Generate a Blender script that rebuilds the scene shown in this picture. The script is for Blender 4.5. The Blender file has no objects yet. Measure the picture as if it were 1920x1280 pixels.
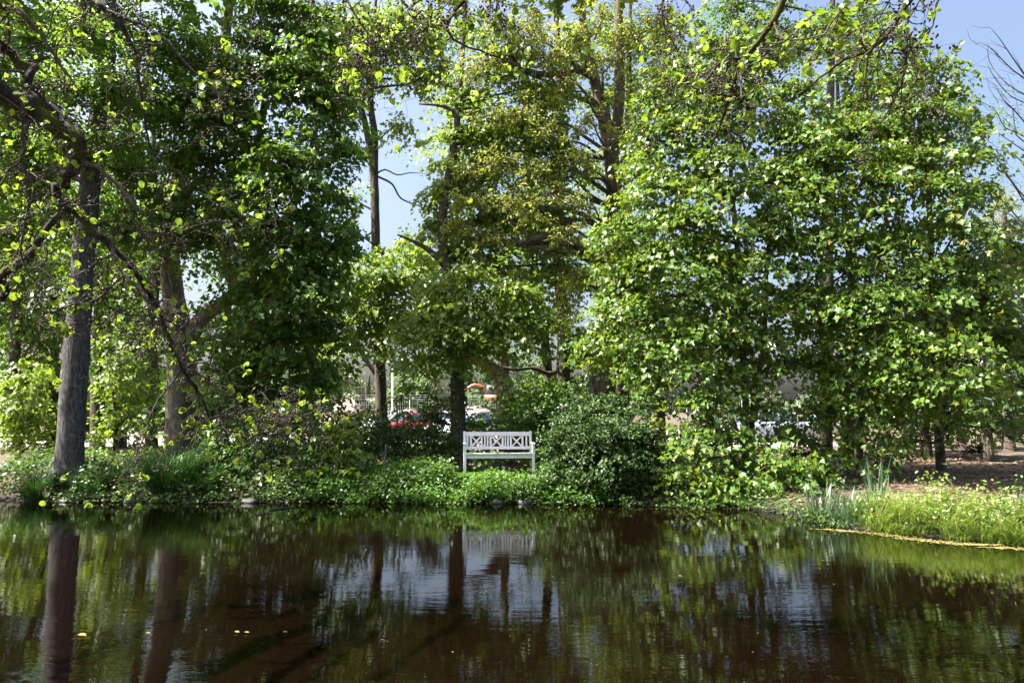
import bpy, bmesh, math, random
import numpy as np
from mathutils import Matrix, Vector

# ------------------------------------------------------------------ camera, sky, sun, exposure
S = bpy.context.scene
COL = S.collection
F = 1333.3            # focal length in photo pixels (1920 wide)
EYE = 1.8             # camera height over the water
PITCH = math.atan((771 - 640) / F)
cd = bpy.data.cameras.new('camera'); cam = bpy.data.objects.new('camera', cd); COL.objects.link(cam)
cd.sensor_width = 36.0; cd.lens = 36.0 * F / 1920; cd.clip_start = 0.05; cd.clip_end = 2000
cam.location = (0, 0, EYE); cam.rotation_euler = (math.pi / 2 + PITCH, 0, 0)
S.camera = cam

SUN_EL = math.radians(54)
SUN_V = Vector((-0.98, -0.12, 0)).normalized() * math.cos(SUN_EL) + Vector((0, 0, math.sin(SUN_EL)))
w = bpy.data.worlds.new('World'); S.world = w; w.use_nodes = True
nt = w.node_tree; bg = nt.nodes['Background']
sky = nt.nodes.new('ShaderNodeTexSky'); sky.sky_type = 'NISHITA'; sky.sun_disc = False
sky.sun_elevation = SUN_EL; sky.sun_rotation = math.atan2(SUN_V.x, SUN_V.y)
sky.air_density = 1.0; sky.dust_density = 6.5; sky.ozone_density = 1.5
nt.links.new(sky.outputs[0], bg.inputs[0]); bg.inputs[1].default_value = 0.073
sd = bpy.data.lights.new('sun', 'SUN'); sun = bpy.data.objects.new('sun', sd); COL.objects.link(sun)
sd.energy = 5.0; sd.angle = math.radians(0.53); sd.color = (1.0, 0.95, 0.86)
sun.rotation_euler = SUN_V.to_track_quat('Z', 'Y').to_euler()
V = S.view_settings
V.view_transform = 'Standard'; V.look = 'None'; V.gamma = 1.0; V.use_curve_mapping = False
V.exposure = 2.28
S.render.engine = 'CYCLES'
S.cycles.max_bounces = 7; S.cycles.diffuse_bounces = 3; S.cycles.glossy_bounces = 3
S.cycles.transmission_bounces = 5; S.cycles.transparent_max_bounces = 6
S.cycles.sample_clamp_indirect = 6.0
S.cycles.use_denoising = True
S.cycles.use_adaptive_sampling = True; S.cycles.adaptive_threshold = 0.02

# ------------------------------------------------------------------ helpers
R = np.random.default_rng(7)
random.seed(7)
CP, SP = math.cos(PITCH), math.sin(PITCH)

def at(px, py, Y):
    """world point at forward distance Y that a photo pixel looks at"""
    u, v = (px - 960) / F, -(py - 640) / F
    d = (u, CP - v * SP, SP + v * CP)
    k = Y / d[1]
    return np.array((d[0] * k, Y, EYE + d[2] * k))

def project(P):
    q = P - np.array((0, 0, EYE))
    f = q[:, 1] * CP + q[:, 2] * SP; up = -q[:, 1] * SP + q[:, 2] * CP
    f = np.where(np.abs(f) < 1e-3, 1e-3, f)
    return 960 + F * q[:, 0] / f, 640 - F * up / f, f

def unit(v):
    v = np.asarray(v, float)
    return v / np.maximum(np.linalg.norm(v, axis=-1, keepdims=True), 1e-9)

def mesh_arrays(name, verts, faces_flat, per, mat, smooth=False):
    me = bpy.data.meshes.new(name)
    n = len(verts); nl = len(faces_flat); nf = len(per)
    me.vertices.add(n); me.vertices.foreach_set('co', np.asarray(verts, np.float32).ravel())
    me.loops.add(nl); me.loops.foreach_set('vertex_index', np.asarray(faces_flat, np.int32))
    me.polygons.add(nf)
    st = np.concatenate(([0], np.cumsum(per)[:-1])).astype(np.int32)
    me.polygons.foreach_set('loop_start', st)
    me.update(calc_edges=True)
    if smooth: me.polygons.foreach_set('use_smooth', np.ones(nf, bool))
    if mat is not None: me.materials.append(mat)
    return me

class Buf:
    """collects geometry in world space; build() links it as ONE mesh object under a thing"""
    def __init__(self): self.v = []; self.f = []; self.p = []; self.n = 0
    def add(self, verts, faces, per):
        self.v.append(np.asarray(verts, float)); self.f.append(np.asarray(faces, np.int64).ravel() + self.n)
        self.p.append(np.asarray(per, np.int32)); self.n += len(verts)
    def box(self, c, s, rot=None):
        q = np.array([(x, y, z) for x in (-.5, .5) for y in (-.5, .5) for z in (-.5, .5)]) * np.array(s)
        if rot is not None: q = q @ np.array(rot).T
        self.add(q + np.array(c), [0,1,3,2, 4,6,7,5, 0,4,5,1, 2,3,7,6, 0,2,6,4, 1,5,7,3], [4] * 6)
    def bar(self, a, b, wd, th, up=(0, 0, 1)):
        a = np.array(a, float); b = np.array(b, float); d = unit(b - a); x = unit(np.cross(d, up)); z = np.cross(x, d)
        self.box((a + b) / 2, (wd, np.linalg.norm(b - a), th), np.stack([x, d, z], 1))
    def tube(self, P, rad, sides=8, jitter=0.0, seg=None, cap=True):
        P = np.asarray(P, float); rad = np.asarray(rad, float)
        if seg: P, rad = smooth_path(P, rad, seg)
        m = len(P); T = np.gradient(P, axis=0); T = unit(T)
        ref = np.array((0.31, 0.87, 0.19)); A = np.empty_like(P); a = unit(np.cross(T[0], ref))
        for i in range(m):
            a = a - T[i] * (a @ T[i]); a = a / max(np.linalg.norm(a), 1e-9); A[i] = a
        B = np.cross(T, A)
        th = np.arange(sides) * 2 * math.pi / sides
        r = np.repeat(rad[:, None], sides, 1)
        if jitter:
            ph = R.random(6) * 6.28; ii = np.arange(m)[:, None]
            r = r * (1 + jitter * (np.sin(3 * th[None] + ph[0] + ii * .13) * .6 + np.sin(5 * th[None] + ph[1] - ii * .21) * .4 + np.sin(2 * th[None] + ii * .55 + ph[2]) * .5)
                     + jitter * .5 * R.standard_normal((m, sides)))
        vv = P[:, None] + r[..., None] * (np.cos(th)[None, :, None] * A[:, None] + np.sin(th)[None, :, None] * B[:, None])
        i = np.arange(m - 1)[:, None]; j = np.arange(sides)[None]; jn = (j + 1) % sides
        q = np.stack([i * sides + j, i * sides + jn, (i + 1) * sides + jn, (i + 1) * sides + j], -1).reshape(-1)
        per = [4] * ((m - 1) * sides)
        if cap:
            q = np.concatenate([q, np.arange(sides)[::-1], (m - 1) * sides + np.arange(sides)]); per = per + [sides, sides]
        self.add(vv.reshape(-1, 3), q, per)
    def build(self, name, mat, parent=None, base=(0, 0, 0), smooth=False):
        v = np.concatenate(self.v) - np.array(base)
        me = mesh_arrays(name, v, np.concatenate(self.f), np.concatenate(self.p), mat, smooth)
        return link(name, me, parent)

def link(name, me, parent=None):
    o = bpy.data.objects.new(name, me); COL.objects.link(o)
    if parent is not None: o.parent = parent
    return o

def smooth_path(P, rad, seg):
    P = np.asarray(P, float); rad = np.asarray(rad, float)
    Q = np.vstack([2 * P[0] - P[1], P, 2 * P[-1] - P[-2]]); out = []; ro = []
    for i in range(len(P) - 1):
        p0, p1, p2, p3 = Q[i], Q[i + 1], Q[i + 2], Q[i + 3]
        n = max(2, int(np.linalg.norm(p2 - p1) / seg))
        for t in np.arange(n) / n:
            out.append(.5 * (2 * p1 + (p2 - p0) * t + (2 * p0 - 5 * p1 + 4 * p2 - p3) * t * t + (3 * p1 - p0 - 3 * p2 + p3) * t ** 3))
            ro.append(rad[i] * (1 - t) + rad[i + 1] * t)
    out.append(P[-1]); ro.append(rad[-1])
    return np.array(out), np.array(ro)

def tag(o, label=None, cat=None, group=None, kind=None):
    if label: o['label'] = label
    if cat: o['category'] = cat
    if group: o['group'] = group
    if kind: o['kind'] = kind
    return o

def thing(name, label, cat, loc=(0, 0, 0), group=None, rz=0.0):
    o = bpy.data.objects.new(name, None); COL.objects.link(o); o.empty_display_size = .2
    o.location = tuple(float(x) for x in loc); o.rotation_euler.z = rz
    return tag(o, label, cat, group)

# ------------------------------------------------------------------ materials
def new_mat(name):
    m = bpy.data.materials.new(name); m.use_nodes = True
    n = m.node_tree.nodes; l = m.node_tree.links
    return m, n, l, n['Principled BSDF'], n['Material Output']

def noise(n, l, scale, detail=4, vec=None, stretch=None, rough=.55):
    t = n.new('ShaderNodeTexNoise'); t.inputs['Scale'].default_value = scale; t.inputs['Detail'].default_value = detail
    t.inputs['Roughness'].default_value = rough
    c = n.new('ShaderNodeTexCoord'); src = c.outputs['Object']
    if stretch:
        mp = n.new('ShaderNodeMapping'); mp.inputs['Scale'].default_value = stretch; l.new(src, mp.inputs['Vector']); src = mp.outputs[0]
    l.new(src, t.inputs['Vector'])
    return t

def ramp(n, l, fac, stops):
    r = n.new('ShaderNodeValToRGB'); e = r.color_ramp.elements
    while len(e) < len(stops): e.new(.5)
    for k, (p, c) in enumerate(stops): e[k].position = p; e[k].color = (*c, 1)
    l.new(fac, r.inputs['Fac']); return r.outputs['Color']

def bump(n, l, h, bs, strength=.5, dist=.02):
    b = n.new('ShaderNodeBump'); b.inputs['Strength'].default_value = strength; b.inputs['Distance'].default_value = dist
    l.new(h, b.inputs['Height']); l.new(b.outputs[0], bs.inputs['Normal'])

def leaf_mat(name, stops, tcol, trans=.38, rough=.42, spec=.5):
    m, n, l, bs, out = new_mat(name)
    g = n.new('ShaderNodeNewGeometry'); oi = n.new('ShaderNodeObjectInfo')
    a = n.new('ShaderNodeMath'); a.operation = 'ADD'; l.new(g.outputs['Random Per Island'], a.inputs[0]); l.new(oi.outputs['Random'], a.inputs[1])
    fr = n.new('ShaderNodeMath'); fr.operation = 'FRACT'; l.new(a.outputs[0], fr.inputs[0])
    c = ramp(n, l, fr.outputs[0], stops)
    l.new(c, bs.inputs['Base Color']); bs.inputs['Roughness'].default_value = rough
    bs.inputs['Specular IOR Level'].default_value = spec
    mx = n.new('ShaderNodeMix'); mx.data_type = 'RGBA'; mx.blend_type = 'MIX'; mx.inputs[0].default_value = .6
    l.new(c, mx.inputs[6]); mx.inputs[7].default_value = (*tcol, 1)
    t = n.new('ShaderNodeBsdfTranslucent'); l.new(mx.outputs[2], t.inputs['Color'])
    ms = n.new('ShaderNodeMixShader'); ms.inputs[0].default_value = trans
    l.new(bs.outputs[0], ms.inputs[1]); l.new(t.outputs[0], ms.inputs[2]); l.new(ms.outputs[0], out.inputs['Surface'])
    return m

def bark_mat(name, c1, c2, scale=14, moss=None, lichen=None):
    m, n, l, bs, out = new_mat(name)
    t = noise(n, l, scale, 7, stretch=(1, 1, .22), rough=.65)
    c = ramp(n, l, t.outputs['Fac'], [(.34, c1), (.52, tuple((a + b) / 2 for a, b in zip(c1, c2))), (.66, c2)])
    for col, sc, lo, hi in ((lichen, 6, .58, .64), (moss, 2.4, .48, .6)):
        if col:
            t2 = noise(n, l, sc, 5); f = ramp(n, l, t2.outputs['Fac'], [(lo, (0, 0, 0)), (hi, (1, 1, 1))])
            mx = n.new('ShaderNodeMix'); mx.data_type = 'RGBA'; l.new(f, mx.inputs[0]); l.new(c, mx.inputs[6]); mx.inputs[7].default_value = (*col, 1)
            c = mx.outputs[2]
    l.new(c, bs.inputs['Base Color']); bs.inputs['Roughness'].default_value = .9
    bs.inputs['Specular IOR Level'].default_value = .2
    bump(n, l, t.outputs['Fac'], bs, .9, .03)
    return m

def plain(name, col, rough=.5, metal=0, var=.12, scale=9, bmp=0):
    m, n, l, bs, out = new_mat(name)
    t = noise(n, l, scale, 5)
    c = ramp(n, l, t.outputs['Fac'], [(.3, tuple(x * (1 - var) for x in col)), (.7, tuple(min(1, x * (1 + var)) for x in col))])
    l.new(c, bs.inputs['Base Color']); bs.inputs['Roughness'].default_value = rough; bs.inputs['Metallic'].default_value = metal
    if bmp: bump(n, l, t.outputs['Fac'], bs, bmp, .02)
    return m

M = {}
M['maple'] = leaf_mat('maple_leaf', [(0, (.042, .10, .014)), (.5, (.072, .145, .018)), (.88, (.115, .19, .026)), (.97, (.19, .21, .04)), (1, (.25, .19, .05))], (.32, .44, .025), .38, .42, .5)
M['maple_shaded'] = leaf_mat('shade_tone_maple_leaf', [(0, (.034, .088, .013)), (.6, (.06, .13, .017)), (1, (.105, .18, .024))], (.24, .4, .022), .4, .42, .5)  # darker copy of the maple leaf, shade put into the colour
M['maple_lit'] = leaf_mat('sunlit_tone_maple_leaf', [(0, (.08, .15, .02)), (.6, (.125, .2, .028)), (1, (.18, .25, .042))], (.38, .52, .045), .42, .42)  # lighter copy of the maple leaf, sunlight put into the colour
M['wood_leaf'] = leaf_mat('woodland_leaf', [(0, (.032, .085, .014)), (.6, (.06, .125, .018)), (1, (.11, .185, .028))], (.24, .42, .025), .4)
M['linden'] = leaf_mat('linden_leaf', [(0, (.045, .11, .018)), (.6, (.075, .16, .022)), (1, (.12, .21, .03))], (.3, .48, .035), .48)
M['oak'] = leaf_mat('young_oak_leaf', [(0, (.13, .2, .03)), (.5, (.19, .235, .04)), (.85, (.24, .225, .04)), (1, (.26, .16, .04))], (.5, .56, .07), .45, .5)
M['alder'] = leaf_mat('alder_leaf', [(0, (.05, .105, .014)), (.35, (.085, .16, .018)), (.7, (.12, .21, .022)), (1, (.17, .23, .03))], (.38, .52, .04), .48, .4)
M['bush'] = leaf_mat('bush_leaf', [(0, (.02, .048, .010)), (.7, (.034, .072, .014)), (1, (.07, .115, .022))], (.09, .17, .02), .22, .5, .3)
M['herb'] = leaf_mat('herb_leaf', [(0, (.04, .11, .015)), (.6, (.07, .16, .02)), (1, (.12, .22, .03))], (.22, .42, .03), .4, .45)
M['shrub'] = leaf_mat('shrub_leaf', [(0, (.03, .07, .014)), (.6, (.05, .10, .02)), (.9, (.08, .13, .03)), (1, (.1, .07, .03))], (.15, .28, .03), .35, .45)
M['sedge'] = leaf_mat('sedge_blade', [(0, (.014, .045, .010)), (1, (.03, .075, .015))], (.06, .16, .02), .22, .5, .3)
M['grass'] = leaf_mat('grass_blade', [(0, (.06, .13, .016)), (.5, (.13, .2, .03)), (.8, (.21, .25, .06)), (1, (.36, .33, .18))], (.3, .45, .04), .4, .4)
M['iris'] = leaf_mat('iris_blade', [(0, (.05, .1, .05)), (1, (.09, .16, .085))], (.12, .25, .08), .3, .4)
M['far_leaf'] = leaf_mat('far_tree_leaf', [(0, (.05, .10, .035)), (.6, (.09, .15, .05)), (1, (.14, .2, .08))], (.2, .33, .08), .35, .6)
M['pale_leaf'] = leaf_mat('pale_willow_leaf', [(0, (.13, .17, .08)), (1, (.2, .24, .12))], (.28, .34, .14), .35, .6)
M['conifer'] = leaf_mat('conifer_needle', [(0, (.015, .04, .015)), (1, (.03, .065, .022))], (.04, .1, .02), .15, .6)
M['dry'] = leaf_mat('dry_leaf', [(0, (.10, .055, .03)), (.5, (.19, .115, .07)), (1, (.3, .2, .13))], (.3, .18, .08), .15, .7)
M['cone'] = plain('alder_cone', (.045, .028, .018), .8, var=.5, scale=60)
M['bark_grey'] = bark_mat('grey_bark', (.03, .028, .028), (.125, .118, .118), 26, lichen=(.13, .13, .12))
M['bark_mid'] = bark_mat('brown_grey_bark', (.035, .029, .024), (.12, .10, .085), 16)
M['bark_lichen'] = bark_mat('lichen_bark', (.055, .05, .046), (.2, .19, .17), 16, lichen=(.36, .21, .03))
M['bark_oak'] = bark_mat('oak_bark', (.045, .035, .03), (.19, .155, .135), 13)
M['bark_moss'] = bark_mat('mossy_alder_bark', (.012, .010, .008), (.05, .04, .033), 26, moss=(.06, .065, .01))
M['bark_twig'] = bark_mat('alder_twig', (.035, .028, .024), (.13, .105, .09), 40)
M['bark_dead'] = bark_mat('dead_wood', (.09, .06, .045), (.24, .16, .12), 25)

# ------------------------------------------------------------------ the setting: ground, yard, water
SH = np.array([(-40, 15.5), (-12, 14.75), (-9, 14.5), (-6, 14.35), (-3, 14.45), (-1.5, 14.2), (0, 14.3), (1.2, 14.05), (2.6, 13.9), (3.6, 13.55), (4.4, 13.3), (4.75, 12.6), (4.98, 11.45), (5.6, 10.8), (6.4, 10.2), (7.1, 9.85), (9, 8.9), (12, 6.5), (16, 2), (40, -20)])
def shore(x): return np.interp(x, SH[:, 0], SH[:, 1])
def land(x, y):
    """>0 on land: metres from the water's edge"""
    x = np.asarray(x, float); y = np.asarray(y, float)
    left = -5.2 - .72 * np.maximum(0, y - 6)
    return np.maximum(np.maximum(y - shore(x), left - x), .9 - y)
def gz(x, y):
    d = land(x, y)
    wob = .035 * np.sin(x * 2.1 + y * .7) + .03 * np.sin(x * .9 - y * 1.7 + 1) + .02 * np.sin(x * 4.3 + y * 3.1)
    hi = .42 - .30 * np.clip((x - 2.2) / 1.5, 0, 1) * np.clip((15.5 - y) / 2.5, 0, 1)
    t = np.clip(d / .75, 0, 1); up = hi * t * t * (3 - 2 * t)
    up = up + wob * np.clip(d / 1.2, 0, 1) * np.clip((27 - y) / 4, 0, 1)
    up = up - .07 * np.clip((y - 24) / 4, 0, 1)
    return np.where(d > 0, up, np.maximum(-1.1, d * .7))
def Z(x, y): return float(gz(x, y))

def build_ground():
    xs = np.concatenate([[-400, -150, -60, -35], np.arange(-24, 24.01, .3), [35, 60, 150, 400]])
    ys = np.concatenate([[-120, -40, -15], np.arange(-5, 30.01, .25), [33, 37, 45, 60, 90, 150, 300, 700]])
    X, Y = np.meshgrid(xs, ys, indexing='ij'); Zz = gz(X, Y)
    v = np.stack([X, Y, Zz], -1).reshape(-1, 3); nx, ny = len(xs), len(ys)
    i = np.arange(nx - 1)[:, None]; j = np.arange(ny - 1)[None]
    q = np.stack([i * ny + j, (i + 1) * ny + j, (i + 1) * ny + j + 1, i * ny + j + 1], -1).reshape(-1)
    m, n, l, bs, out = new_mat('leaf_litter_soil')
    a = noise(n, l, 1.1, 6); b = noise(n, l, 26, 8, rough=.7); c2 = noise(n, l, 7, 6)
    c = ramp(n, l, b.outputs['Fac'], [(.3, (.03, .019, .013)), (.5, (.085, .054, .038)), (.68, (.18, .115, .08))])
    gcol = ramp(n, l, b.outputs['Fac'], [(.3, (.02, .04, .01)), (.7, (.07, .10, .025))])
    f = ramp(n, l, a.outputs['Fac'], [(.52, (0, 0, 0)), (.62, (1, 1, 1))])
    mx = n.new('ShaderNodeMix'); mx.data_type = 'RGBA'; l.new(f, mx.inputs[0]); l.new(c, mx.inputs[6]); l.new(gcol, mx.inputs[7])
    gp = n.new('ShaderNodeNewGeometry'); sx = n.new('ShaderNodeSeparateXYZ'); l.new(gp.outputs['Position'], sx.inputs[0])
    wet = n.new('ShaderNodeMapRange'); wet.inputs[1].default_value = .05; wet.inputs[2].default_value = .2; l.new(sx.outputs['Z'], wet.inputs[0])
    mw = n.new('ShaderNodeMix'); mw.data_type = 'RGBA'; l.new(wet.outputs[0], mw.inputs[0]); mw.inputs[6].default_value = (.012, .009, .006, 1); l.new(mx.outputs[2], mw.inputs[7])
    l.new(mw.outputs[2], bs.inputs['Base Color']); bs.inputs['Roughness'].default_value = .95
    bump(n, l, b.outputs['Fac'], bs, .8, .04)
    o = link('ground', mesh_arrays('ground', v, q, [4] * (len(q) // 4), m, True)); tag(o, kind='structure')
    # gravel yard, 4 mm over the ground
    gx = np.linspace(-26, 15, 42); gy = np.linspace(29.5, 57, 28)
    X, Y = np.meshgrid(gx, gy, indexing='ij'); v = np.stack([X, Y, gz(X, Y) + .012], -1).reshape(-1, 3); ny = len(gy)
    i = np.arange(len(gx) - 1)[:, None]; j = np.arange(ny - 1)[None]
    q = np.stack([i * ny + j, (i + 1) * ny + j, (i + 1) * ny + j + 1, i * ny + j + 1], -1).reshape(-1)
    m = plain('pale_gravel', (.2, .175, .16), .95, var=.3, scale=9, bmp=.6)
    tag(link('gravel_yard', mesh_arrays('gravel_yard', v, q, [4] * (len(q) // 4), m)), kind='structure')
    # pond water
    m, n, l, bs, out = new_mat('brown_pond_water')
    bs.inputs['Base Color'].default_value = (.0026, .0012, .0006, 1); bs.inputs['Roughness'].default_value = .012
    bs.inputs['IOR'].default_value = 1.33; bs.inputs['Specular IOR Level'].default_value = .62
    r1 = noise(n, l, 5.0, 3, stretch=(.32, 1.15, 1), rough=.5); r2 = noise(n, l, 26, 2, stretch=(.4, 1.1, 1)); r3 = noise(n, l, .5, 2)
    calm = ramp(n, l, r3.outputs['Fac'], [(.38, (.3, .3, .3)), (.62, (1, 1, 1))])
    m1 = n.new('ShaderNodeMath'); m1.operation = 'MULTIPLY_ADD'; l.new(r2.outputs['Fac'], m1.inputs[0]); m1.inputs[1].default_value = .24; l.new(r1.outputs['Fac'], m1.inputs[2])
    m2 = n.new('ShaderNodeMath'); m2.operation = 'MULTIPLY'; l.new(m1.outputs[0], m2.inputs[0]); l.new(calm, m2.inputs[1])
    bump(n, l, m2.outputs[0], bs, .5, .005)
    b = Buf(); b.add([(-17, -.5, 0), (22, -.5, 0), (22, 16.5, 0), (-17, 16.5, 0)], [0, 1, 2, 3], [4])
    tag(b.build('pond_water', m), kind='structure')
build_ground()

# ------------------------------------------------------------------ leaves
def leaf_template(half, mid=.3, fold=.10, droop=.22):
    """half outline (x, y) from base to tip, both excluded ends at x=0; fan from the midrib"""
    k = len(half)
    v = [(0, mid, 0), (0, 0, 0), (0, 1, 0)] + [(x, y, 0) for x, y in half] + [(-x, y, 0) for x, y in half]
    v = np.array(v, float); v[:, 2] = fold * np.abs(v[:, 0]) * 2 - droop * v[:, 1] ** 2
    f = []
    rt = [1] + [3 + i for i in range(k)] + [2]; lf = [1] + [3 + k + i for i in range(k)] + [2]
    for i in range(k + 1): f += [(0, rt[i], rt[i + 1]), (0, lf[i + 1], lf[i])]
    return v, np.array(f)
T_MAPLE = leaf_template([(.38, -.05), (.29, .14), (.60, .40), (.29, .53)], .30)
T_LOBE3 = leaf_template([(.52, .24), (.28, .50)], .30)
T_ROUND = leaf_template([(.30, .12), (.46, .45), (.36, .80)], .45, .12, .12)
T_OVAL = leaf_template([(.28, .3), (.26, .7)], .5, .15, .15)
def quad_t(wd, fold=.12):
    return np.array([(0, 0, 0), (wd, .42, fold), (0, 1, -.1), (-wd, .42, fold)]), np.array([(0, 1, 2), (0, 2, 3)])
T_RHOMB = quad_t(.42); T_NARROW = quad_t(.17); T_BIG = quad_t(.5, .05)

def frames(n, tip, nor):
    y = unit(tip); z = nor - (nor * y).sum(-1, keepdims=True) * y; z = unit(z)
    return np.stack([np.cross(y, z), y, z], 1)      # rows are the axes

def place_leaves(buf, tpl, pos, fr, size):
    tv, tf = tpl; n = len(pos); k = len(tv)
    v = pos[:, None] + size[:, None, None] * np.einsum('ka,nab->nkb', tv, fr)
    f = (tf[None] + (np.arange(n) * k)[:, None, None]).reshape(-1)
    buf.add(v.reshape(-1, 3), f, np.full(n * len(tf), 3))

UP = np.array((0, 0, 1.0))
DENS = 1.45
SUNN = np.array(SUN_V)
def spray_leaves(lobes, leaf, lai=4.0, per=22, length=.55, shell=.5, depth=.85, droop=.28, tilt=.55, scale=1.0, ragged=.34, front=0.0, tier=0.0):
    """leaf positions and frames for a crown of drooping, layered sprays inside the given lobes (px, py, Y, rx_px, ry_px)"""
    SPp, SPo, SPl = [], [], []
    for li, lb in enumerate(lobes):
        c = at(*lb[:3]); k = lb[2] / F; rx, rz = lb[3] * k, lb[4] * k; ry = (lb[5] if len(lb) > 5 else depth * min(rx, rz * 1.3))
        area = math.pi * rx * rz
        m = max(3, int(DENS * lai * area / (.42 * leaf * leaf * per)))
        d = unit(R.standard_normal((m, 3)))
        if front: d[:, 1] = np.where(R.random(m) < front, -np.abs(d[:, 1]), d[:, 1])
        ph = R.random(4) * 6.28
        rr = R.random(m) ** shell * (1 + ragged * np.sin(3 * np.arctan2(d[:, 2], d[:, 0]) + ph[0]) + ragged * np.sin(5 * d[:, 2] + ph[1] + 4 * d[:, 1]))
        rr = np.where(R.random(m) < .16, rr * (1.1 + .5 * R.random(m)), rr)
        p = c + d * rr[:, None] * np.array((rx, ry, rz))
        if tier:      # boughs hang in drooping layers with air between them
            off = R.random(); hz = np.hypot((p[:, 0] - c[0]) / rx, (p[:, 1] - c[1]) / ry)
            zl = np.round((p[:, 2] - c[2]) / tier + off) - off
            p[:, 2] = c[2] + zl * tier + .07 * R.standard_normal(m) - .28 * np.minimum(hz, 1.3) ** 2 + .12
        SPp.append(p); SPo.append(d); SPl.append(np.full(m, li))
    P = np.concatenate(SPp); D = np.concatenate(SPo); L = np.concatenate(SPl); m = len(P)
    out = D * np.array((1, 1, .35)) + .55 * R.standard_normal((m, 3)) * np.array((1, 1, .3)); out[:, 2] -= .12
    out = unit(out); side = unit(np.cross(out, UP)); n_up = unit(np.cross(side, out))
    ln = length * (.6 + .8 * R.random(m))
    t = R.random((m, per)); s = np.where(R.random((m, per)) < .5, -1.0, 1.0) * R.random((m, per)) ** .7
    wid = .55 * ln[:, None] * (1.05 - .65 * t)
    pos = P[:, None] + out[:, None] * ((t - .45) * ln[:, None])[..., None] + side[:, None] * (s * wid)[..., None]
    pos = pos - UP * (droop * ln[:, None] * (t ** 2 + .6 * s ** 2))[..., None] + n_up[:, None] * (.09 * R.standard_normal((m, per)) * ln[:, None])[..., None]
    tip = out[:, None] * (.35 + .8 * t)[..., None] + side[:, None] * (s * 1.0)[..., None] + .35 * R.standard_normal((m, per, 3)) - UP * .45
    nor = .5 * UP + .55 * out[:, None] + SUNN * .3 + (.42 * R.standard_normal((m, 1, 3))) + .72 * tilt * R.standard_normal((m, per, 3))
    pos = pos.reshape(-1, 3); tip = tip.reshape(-1, 3); nor = nor.reshape(-1, 3)
    size = leaf * scale * (.45 + .85 * R.random(len(pos)) ** .8)
    ok = pos[:, 2] > np.maximum(gz(pos[:, 0], pos[:, 1]), 0) + .04
    return pos[ok], frames(len(pos), tip, nor)[ok], size[ok], P, L

def leaf_objects(tpl, mat, pos, fr, size, root, base, count, cell=11):
    """the leaves that show largest become objects of their own; returns the mask of the others"""
    px, py, f = project(pos); vis = (px > 4) & (px < 1916) & (py > 4) & (py < 1276) & (f > 1)
    big = np.where(vis, size / np.maximum(f, .1), 0)
    key = (px // cell).astype(np.int64) * 10000 + (py // cell).astype(np.int64)
    order = np.argsort(f); seen = set(); cand = []
    for i in order:
        if not vis[i]: continue
        if key[i] in seen: continue
        seen.add(key[i]); cand.append(i)
    cand = np.array(cand); cand = cand[np.argsort(-big[cand])][:count]
    me = mesh_arrays('leaf', tpl[0], tpl[1].reshape(-1), [3] * len(tpl[1]), mat)
    for i in cand:
        o = bpy.data.objects.new('leaf', me); COL.objects.link(o); o.parent = root
        mm = np.eye(4); mm[:3, :3] = (fr[i] * size[i]).T; mm[:3, 3] = pos[i] - base
        o.matrix_local = Matrix(mm.tolist())
    keep = np.ones(len(pos), bool); keep[cand] = False
    return keep

def limb_to(p0, p1, sag=.15):
    a, b = np.array(p0), np.array(p1); d = b - a; L = np.linalg.norm(d)
    mids = []
    for t in (.3, .6, .85):
        q = a + d * t + R.standard_normal(3) * L * .05; q[2] += sag * L * (t * (1 - t)) * 1.2; mids.append(q)
    return [a] + mids + [b]

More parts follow.
